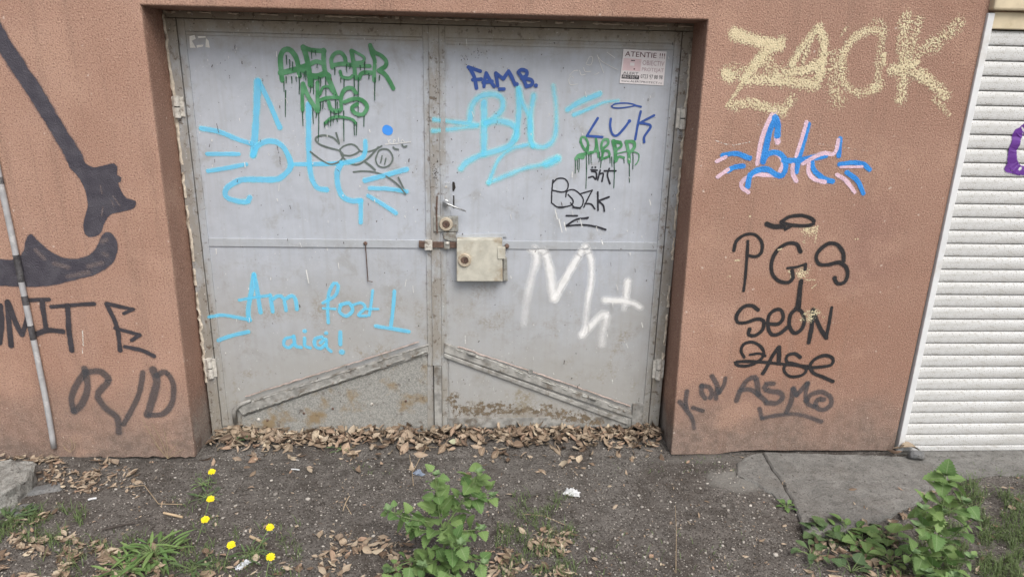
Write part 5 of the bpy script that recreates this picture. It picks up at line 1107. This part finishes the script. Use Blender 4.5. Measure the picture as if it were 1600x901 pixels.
for (px, py, d, s_) in ((1478, 742, (0.05, .1, 1), .060), (1478, 748, (-1, 0.1, .15), .078), (1482, 748, (1, .1, .1), .072), (1484, 752, (.9, -.4, -.5), .075), (1474, 752, (-.4, -.6, -.5), .06)):
    leaf_at(pr, V1(px, py, .03), d, s_, 'goose', 'green', rn, rn.uniform(-.3, .3))
def low_weed(px, py, label, cat, kind, mk, n, size, spread, height, seed, name='low_weed', group=None):
    rn_ = random.Random(seed); c = on_z(px, py); c.z = gh(c.x, c.y); root = thing(name, tuple(c), label, cat, group); st = MB()
    for i in range(n):
        a_ = i*2.4+rn_.uniform(-.4, .4); r_ = spread*math.sqrt((i+.5)/n); tip = c+Vector((math.cos(a_)*r_, math.sin(a_)*r_*0.8, height*rn_.uniform(.4, 1)*(1-0.4*r_/max(spread, 1e-6))))
        st.tube(curve_pts(c, tip, height*.15, 5), [.0016, .0015, .0014, .0012, .001], 4)
        a_ += rn_.uniform(-.9, .9)
        leaf_at(root, tip, (math.cos(a_), math.sin(a_), rn_.uniform(-.2, .6)), size*rn_.uniform(.7, 1.2), kind, mk, rn_, rn_.uniform(-.4, .4))
    st.build('stem', M['stem'], root, smooth_=True); return root
low_weed(240, 868, 'leafy green weed with long narrow leaves among the litter at bottom left', 'weed', 'lance', 'green', 54, .075, .09, .06, 1)
low_weed(195, 893, 'narrow leaved weed at the bottom left, lowest of the long leaved ones', 'weed', 'lance', 'green', 26, .07, .07, .035, 2)
low_weed(300, 890, 'small spiky weed beside the lowest yellow flowers', 'weed', 'lance', 'darkgreen', 12, .06, .04, .03, 17)
low_weed(322, 776, 'thin leaved weed under the left row of yellow flowers', 'weed', 'lance', 'darkgreen', 14, .04, .05, .03, 18)
low_weed(318, 757, 'tiny thin leaved weed below the topmost yellow flower', 'weed', 'lance', 'green', 10, .03, .035, .03, 19)
low_weed(395, 866, 'thin leaved weed between the two yellow flowers at the right', 'weed', 'lance', 'darkgreen', 16, .045, .055, .03, 20)
low_weed(388, 690, 'dark green little weed growing out of the leaf drift at the left door leaf', 'weed', 'oval', 'darkgreen', 18, .030, .055, .045, 3)
low_weed(535, 704, 'faint low weed at the edge of the leaf drift', 'weed', 'lance', 'darkgreen', 10, .03, .05, .02, 4)
low_weed(1228, 795, 'tiny weed growing in the crack beside the concrete slab', 'weed', 'oval', 'green', 12, .024, .026, .03, 5)
low_weed(20, 812, 'grassy weed below the dark stone at the left edge', 'weed', 'lance', 'darkgreen', 22, .07, .05, .03, 6)
gl = 'broad leaved weeds at the edge of the concrete slab'
for i, (px, py, n, lab) in enumerate(((1285, 838, 14, 'broad leaved low weed touching the front tip of the concrete slab'), (1322, 832, 14, 'broad leaved weed spreading along the front edge of the slab'), (1345, 852, 12, 'broad leaved weed just in front of the slab among dry leaves'), (1268, 868, 10, 'small weed beside the pebbles left of the slab weeds'), (1385, 842, 12, 'broad leaved weed between the slab and the upright weed'), (1392, 880, 14, 'broad leaved weed at the bottom edge beside the upright weed'), (1330, 892, 9, 'small broad leaved weed at the bottom edge among dry leaves'))):
    low_weed(px, py, lab, 'weed', 'oval' if i % 2 else 'goose', 'green' if i % 3 else 'darkgreen', n, .046, .06, .05, 30+i, group=gl)
# grass patches
gs = MB(); rn = random.Random(77)
def grass(n, x0, x1, y0, y1, hmin, hmax):
    for _ in range(n):
        px, py = rn.uniform(x0, x1), rn.uniform(y0, y1)
        if noise.noise((px*.03, py*.04, 4)) < -0.05: continue
        c = on_z(px, py); 
        if c.y > -0.03: continue
        c.z = gh(c.x, c.y)-.002; h = rn.uniform(hmin, hmax); a_ = rn.uniform(0, 6.28); ln = Vector((math.cos(a_), math.sin(a_), 0))*h*rn.uniform(.3, 1.3); wv = Vector((-math.sin(a_), math.cos(a_), 0))*rn.uniform(.0009, .0019)
        p1 = c+ln*.35+Vector((0, 0, h*.6)); p2 = c+ln+Vector((0, 0, h*rn.uniform(.5, 1)))
        o = gs.add([c-wv, c+wv, p1+wv*.8, p1-wv*.8, p2], [(0, 1, 2, 3), (3, 2, 4)]); gs.uv += [(0, -1), (0, 1), (.5, 1), (.5, -1), (1, 0)]
grass(1000, -20, 135, 795, 850, .02, .05); grass(500, 90, 360, 830, 905, .02, .05); grass(350, 60, 340, 840, 905, .02, .06); grass(260, 270, 340, 730, 830, .01, .03); grass(420, 330, 470, 815, 905, .015, .045); grass(1300, 775, 900, 775, 905, .02, .055); grass(5200, 1470, 1650, 758, 912, .02, .06); grass(500, 1380, 1500, 840, 910, .015, .045); grass(350, 1500, 1640, 722, 770, .01, .03); grass(240, 1240, 1400, 840, 910, .015, .04); grass(160, 860, 1180, 830, 905, .01, .03); grass(110, 490, 620, 690, 740, .01, .025); grass(110, 960, 1150, 705, 740, .008, .02)
o = gs.build('grass', M['grass'], kind='stuff'); o['label'] = 'thin green grass growing in patches along the front of the plot'
# yellow flowers
def flower(px, py, hgt, seed, label, lean):
    rn_ = random.Random(seed); d = ray(px, py); k_ = (hgt-CAM.z)/d.z; head = CAM+d*k_
    base = Vector((head.x+lean[0], head.y+lean[1], 0)); base.z = gh(base.x, base.y)
    root = thing('yellow_flower', tuple(base), label, 'flower', 'yellow flowers on thin stems at the left')
    t = MB(); t.tube(curve_pts(base, head, 0.0, 9, (lean[0]*-.15, 0, .02)), [.0018]*9, 5); t.build('stem', M['stem'], root, smooth_=True)
    nrm = (CAM-head).normalized()*0.6+Vector((0, 0, .8)); nrm.normalize(); a0 = nrm.orthogonal().normalized(); b_ = nrm.cross(a0); f = MB()
    for ring, (cnt, r_, lift) in enumerate(((15, .0155, .10), (13, .0125, .35), (10, .0085, .7))):
        for i in range(cnt):
            a_ = 6.2832*(i+.5*ring)/cnt+rn_.uniform(-.08, .08); dr = a0*math.cos(a_)+b_*math.sin(a_); td = nrm.cross(dr); rr = r_*rn_.uniform(.9, 1.1)
            z0 = nrm*0.0012*ring; w_ = rr*.155
            f.add([head+z0, head+z0+dr*rr*.5+td*w_+nrm*rr*lift*.3, head+z0+dr*rr+td*w_*.8+nrm*rr*lift*.5, head+z0+dr*rr-td*w_*.8+nrm*rr*lift*.5, head+z0+dr*rr*.5-td*w_+nrm*rr*lift*.3], [(0, 1, 2, 3, 4)])
    f.build('petals', M['yellow'], root)
    t = MB(); t.lathe(head-nrm*.001, nrm, [(.0045, 0), (.0045, .004), (.003, .006)], 10); t.build('flower_centre', M['yellowmid'], root, smooth_=True)
    t = MB(); t.lathe(head-nrm*.008, nrm, [(.0015, 0), (.0045, .003), (.005, .0075)], 8); t.build('calyx', M['stem'], root, smooth_=True)
    for i in range(2): 
        q_ = base.lerp(head, .25+.3*i); t = leaf_at(root, q_, (rn_.uniform(-1, 1), rn_.uniform(-1, .2), .4), .03, 'lance', 'darkgreen', rn_)
flower(331, 736.5, .07, 1, 'yellow flower nearest the wall, topmost of the six', (-.02, -.02)); flower(329, 779, .09, 2, 'yellow flower second from the wall, just above the third in the left row', (-.03, -.02)); flower(320.5, 811, .10, 3, 'yellow flower lowest of the three in the left row', (-.04, -.01))
flower(422, 823, .09, 4, 'yellow flower at the upper right of the six, alone on bare earth', (-.05, -.03)); flower(361, 851, .09, 5, 'yellow flower between the left row and the two at the right', (-.03, -.02)); flower(423, 869.5, .08, 6, 'yellow flower closest to the bottom edge, beside a pale scrap', (-.02, -.02))
# dry stalks against the left wall
def stalk(name, base_px, tops, label, cat, mat='drystem', y=-0.012, seed=0):
    rn_ = random.Random(seed); c = on_y(base_px[0], base_px[1], y); root = thing(name, tuple(c), label, cat); t = MB()
    for px, py in tops: t.tube(curve_pts(c, on_y(px, py, y+.006), 0, 8, (rn_.uniform(-.012, .012), 0, 0)), [.0013]*7+[.0006], 4)
    t.build('stem', M[mat], root)
stalk('dry_weed', (262, 716), [(222, 652), (236, 660), (255, 668), (278, 690), (240, 690), (288, 700)], 'wispy dry weed standing against the wall beside the recess corner', 'weed', seed=1)
stalk('dry_weed', (110, 706), [(108, 682), (116, 690), (100, 694)], 'tiny dry weed at the wall foot right of the conduit', 'weed', seed=2)
t = MB(); pts = [on_z(*q) for q in ((196, 763), (226, 760), (238, 776), (248, 789), (285, 790))]; t.tube([p_+Vector((0, 0, .008)) for p_ in pts], .0016, 5); tag(t.build('dry_straw', M['drystem']), 'bent pale dry straw lying left of the yellow flowers', 'straw')
t = MB(); t.tube([on_z(160, 829)+Vector((0, 0, .006)), on_z(185, 824)+Vector((0, 0, .009)), on_z(212, 818)+Vector((0, 0, .006))], [.003, .0042, .002], 6); tag(t.build('twig', M['twig']), 'short dark twig lying on the earth at left', 'twig')
t = MB(); t.tube([on_z(546, 776)+Vector((0, 0, .006)), on_z(540, 788)+Vector((0, 0, .008)), on_z(536, 799)+Vector((0, 0, .005))], [.0014, .002, .0014], 5); t.tube([on_z(540, 790)+Vector((0, 0, .008)), on_z(549, 804)+Vector((0, 0, .004))], .0014, 5); tag(t.build('twig', M['wood']), 'pale forked twig on the bare earth left of the goosefoot', 'twig')
t = MB(); t.tube([on_z(646, 738)+Vector((0, 0, .01)), on_z(656, 722)+Vector((0, 0, .02)), on_z(668, 706)+Vector((0, 0, .03)), on_z(683, 704)+Vector((0, 0, .02))], [.0018, .0016, .0014, .001], 5); t.tube([on_z(643, 735)+Vector((0, 0, .008)), on_z(640, 716)+Vector((0, 0, .02))], .0012, 5); t.tube([on_z(644, 738)+Vector((0, 0, .008)), on_z(646, 760)+Vector((0, 0, .005))], .0016, 5); tag(t.build('twig', M['drystem']), 'thin branching dry twig beside the blue grey scrap', 'twig')
t = MB(); t.tube([on_z(815, 806)+Vector((0, 0, .012)), on_z(850, 812)+Vector((0, 0, .02)), on_z(884, 824)+Vector((0, 0, .012))], .0013, 5); tag(t.build('dry_straw', M['drystem']), 'thin dry straw lying right of the goosefoot', 'straw')
t = MB(); t.tube([on_z(1056, 895)+Vector((0, 0, .0)), on_z(1055, 845)+Vector((0, 0, .05)), on_z(1053, 808)+Vector((0, 0, .06))], [.0016, .0012, .0008], 5); tag(t.build('dry_straw', M['drystem']), 'upright pale dry stalk on the bare earth at the right of the crumpled tissue', 'straw')
t = MB(); t.tube([on_z(452, 683, .05), on_z(460, 694, .045), on_z(476, 706, .02)], [.0022, .002, .0014], 5); tag(t.build('twig', M['twig']), 'thin dark twig poking out of the leaf drift under the left door leaf', 'twig')
def stick(px0, px1, r_, mat, name, label, cat, zz=.006):
    a_, b_ = on_z(*px0), on_z(*px1); t = MB(); t.tube([a_+Vector((0, 0, gh(a_.x, a_.y)+zz)), a_.lerp(b_, .5)+Vector((0, 0, gh(a_.x, a_.y)+zz*1.2)), b_+Vector((0, 0, gh(b_.x, b_.y)+zz))], r_, 8); return tag(t.build(name, M[mat]), label, cat)
stick((138, 781), (151, 778), .0042, 'paper', 'cigarette_end', 'white cigarette end on the earth right of the flat stone', 'cigarette end')
stick((455, 732), (468, 733), .0030, 'paper', 'paper_stick', 'short white stick on the earth below the left door leaf', 'stick')
stick((256, 801), (285, 808), .0050, 'wood', 'wood_chip', 'pale rounded wood stick beside the lowest flower of the left row', 'wood chip')
stick((391, 838), (416, 850), .0055, 'wood', 'wood_chip', 'pale split wood chip beside the lower right yellow flowers', 'wood chip')
def scrap(px, py, w_, d_, h_, mat, name, label, cat, seed, zz=0.0):
    c = on_z(px, py); c.z = gh(c.x, c.y); bm = bmesh.new(); bmesh.ops.create_grid(bm, x_segments=12, y_segments=12, size=1)
    for v in bm.verts:
        q_ = v.co.copy(); r_ = max(abs(q_.x), abs(q_.y)); rr = 1+0.35*noise.noise((q_.x*1.6, q_.y*1.6, seed)); f_ = abs(noise.noise((q_.x*2.4, q_.y*2.4, seed+3)))
        v.co = Vector((q_.x*w_*rr, q_.y*d_*rr, h_*(1.15-r_**2)*(0.35+1.6*f_)+0.002))
    me = bpy.data.meshes.new(name); bm.to_mesh(me); bm.free(); me.materials.append(M[mat]); o = bpy.data.objects.new(name, me); COL.objects.link(o); o.location = c; o.rotation_euler = (0, 0, seed); 
    md = o.modifiers.new('thick', 'SOLIDIFY'); md.thickness = .0008
    return tag(o, label, cat)
scrap(893, 771, .034, .018, .024, 'paper', 'crumpled_tissue', 'crumpled white tissue on the bare earth in front of the right door', 'tissue', 2.9)
scrap(655, 739, .026, .014, .018, 'bluegrey', 'plastic_scrap', 'blue grey torn scrap behind the goosefoot', 'scrap', 5.6)
scrap(380, 881, .028, .014, .012, 'plastic', 'plastic_scrap', 'pale plastic scrap in the grass beside the lowest yellow flower', 'scrap', 4.1)
scrap(877, 858, .014, .010, .006, 'plastic', 'plastic_scrap', 'small pale bluish flake in the grass right of the goosefoot', 'scrap', 1.4)
scrap(690, 698, .012, .008, .008, 'paper', 'paper_scrap', 'tiny pale paper bit under the door joint', 'scrap', 1.2) if False else None
# curled dry leaves heaped at the shutter corner
for i, (px, py, s_, a_, lab) in enumerate(((1406, 700, .115, .9, 'big curled brown leaf heaped at the corner of the shutter, closest to the wall'), (1424, 697, .125, .1, 'big arched brown leaf lying over the small grey stone'), (1397, 708, .075, 2.2, 'small crumpled leaf at the wall corner below the shutter guide'))):
    o = bpy.data.objects.new('dead_leaf', dm[i+3]); COL.objects.link(o); c = on_z(px, py, .05); o.location = (c.x, c.y, .05); o.scale = (s_, s_*1.5, s_*1.5); o.rotation_euler = (.6*(i-1), .3, a_); tag(o, lab, 'leaf')

# tidy: drop the build-time notes
for o in bpy.data.objects:
    for k_ in ('_o',):
        if k_ in o: del o[k_]
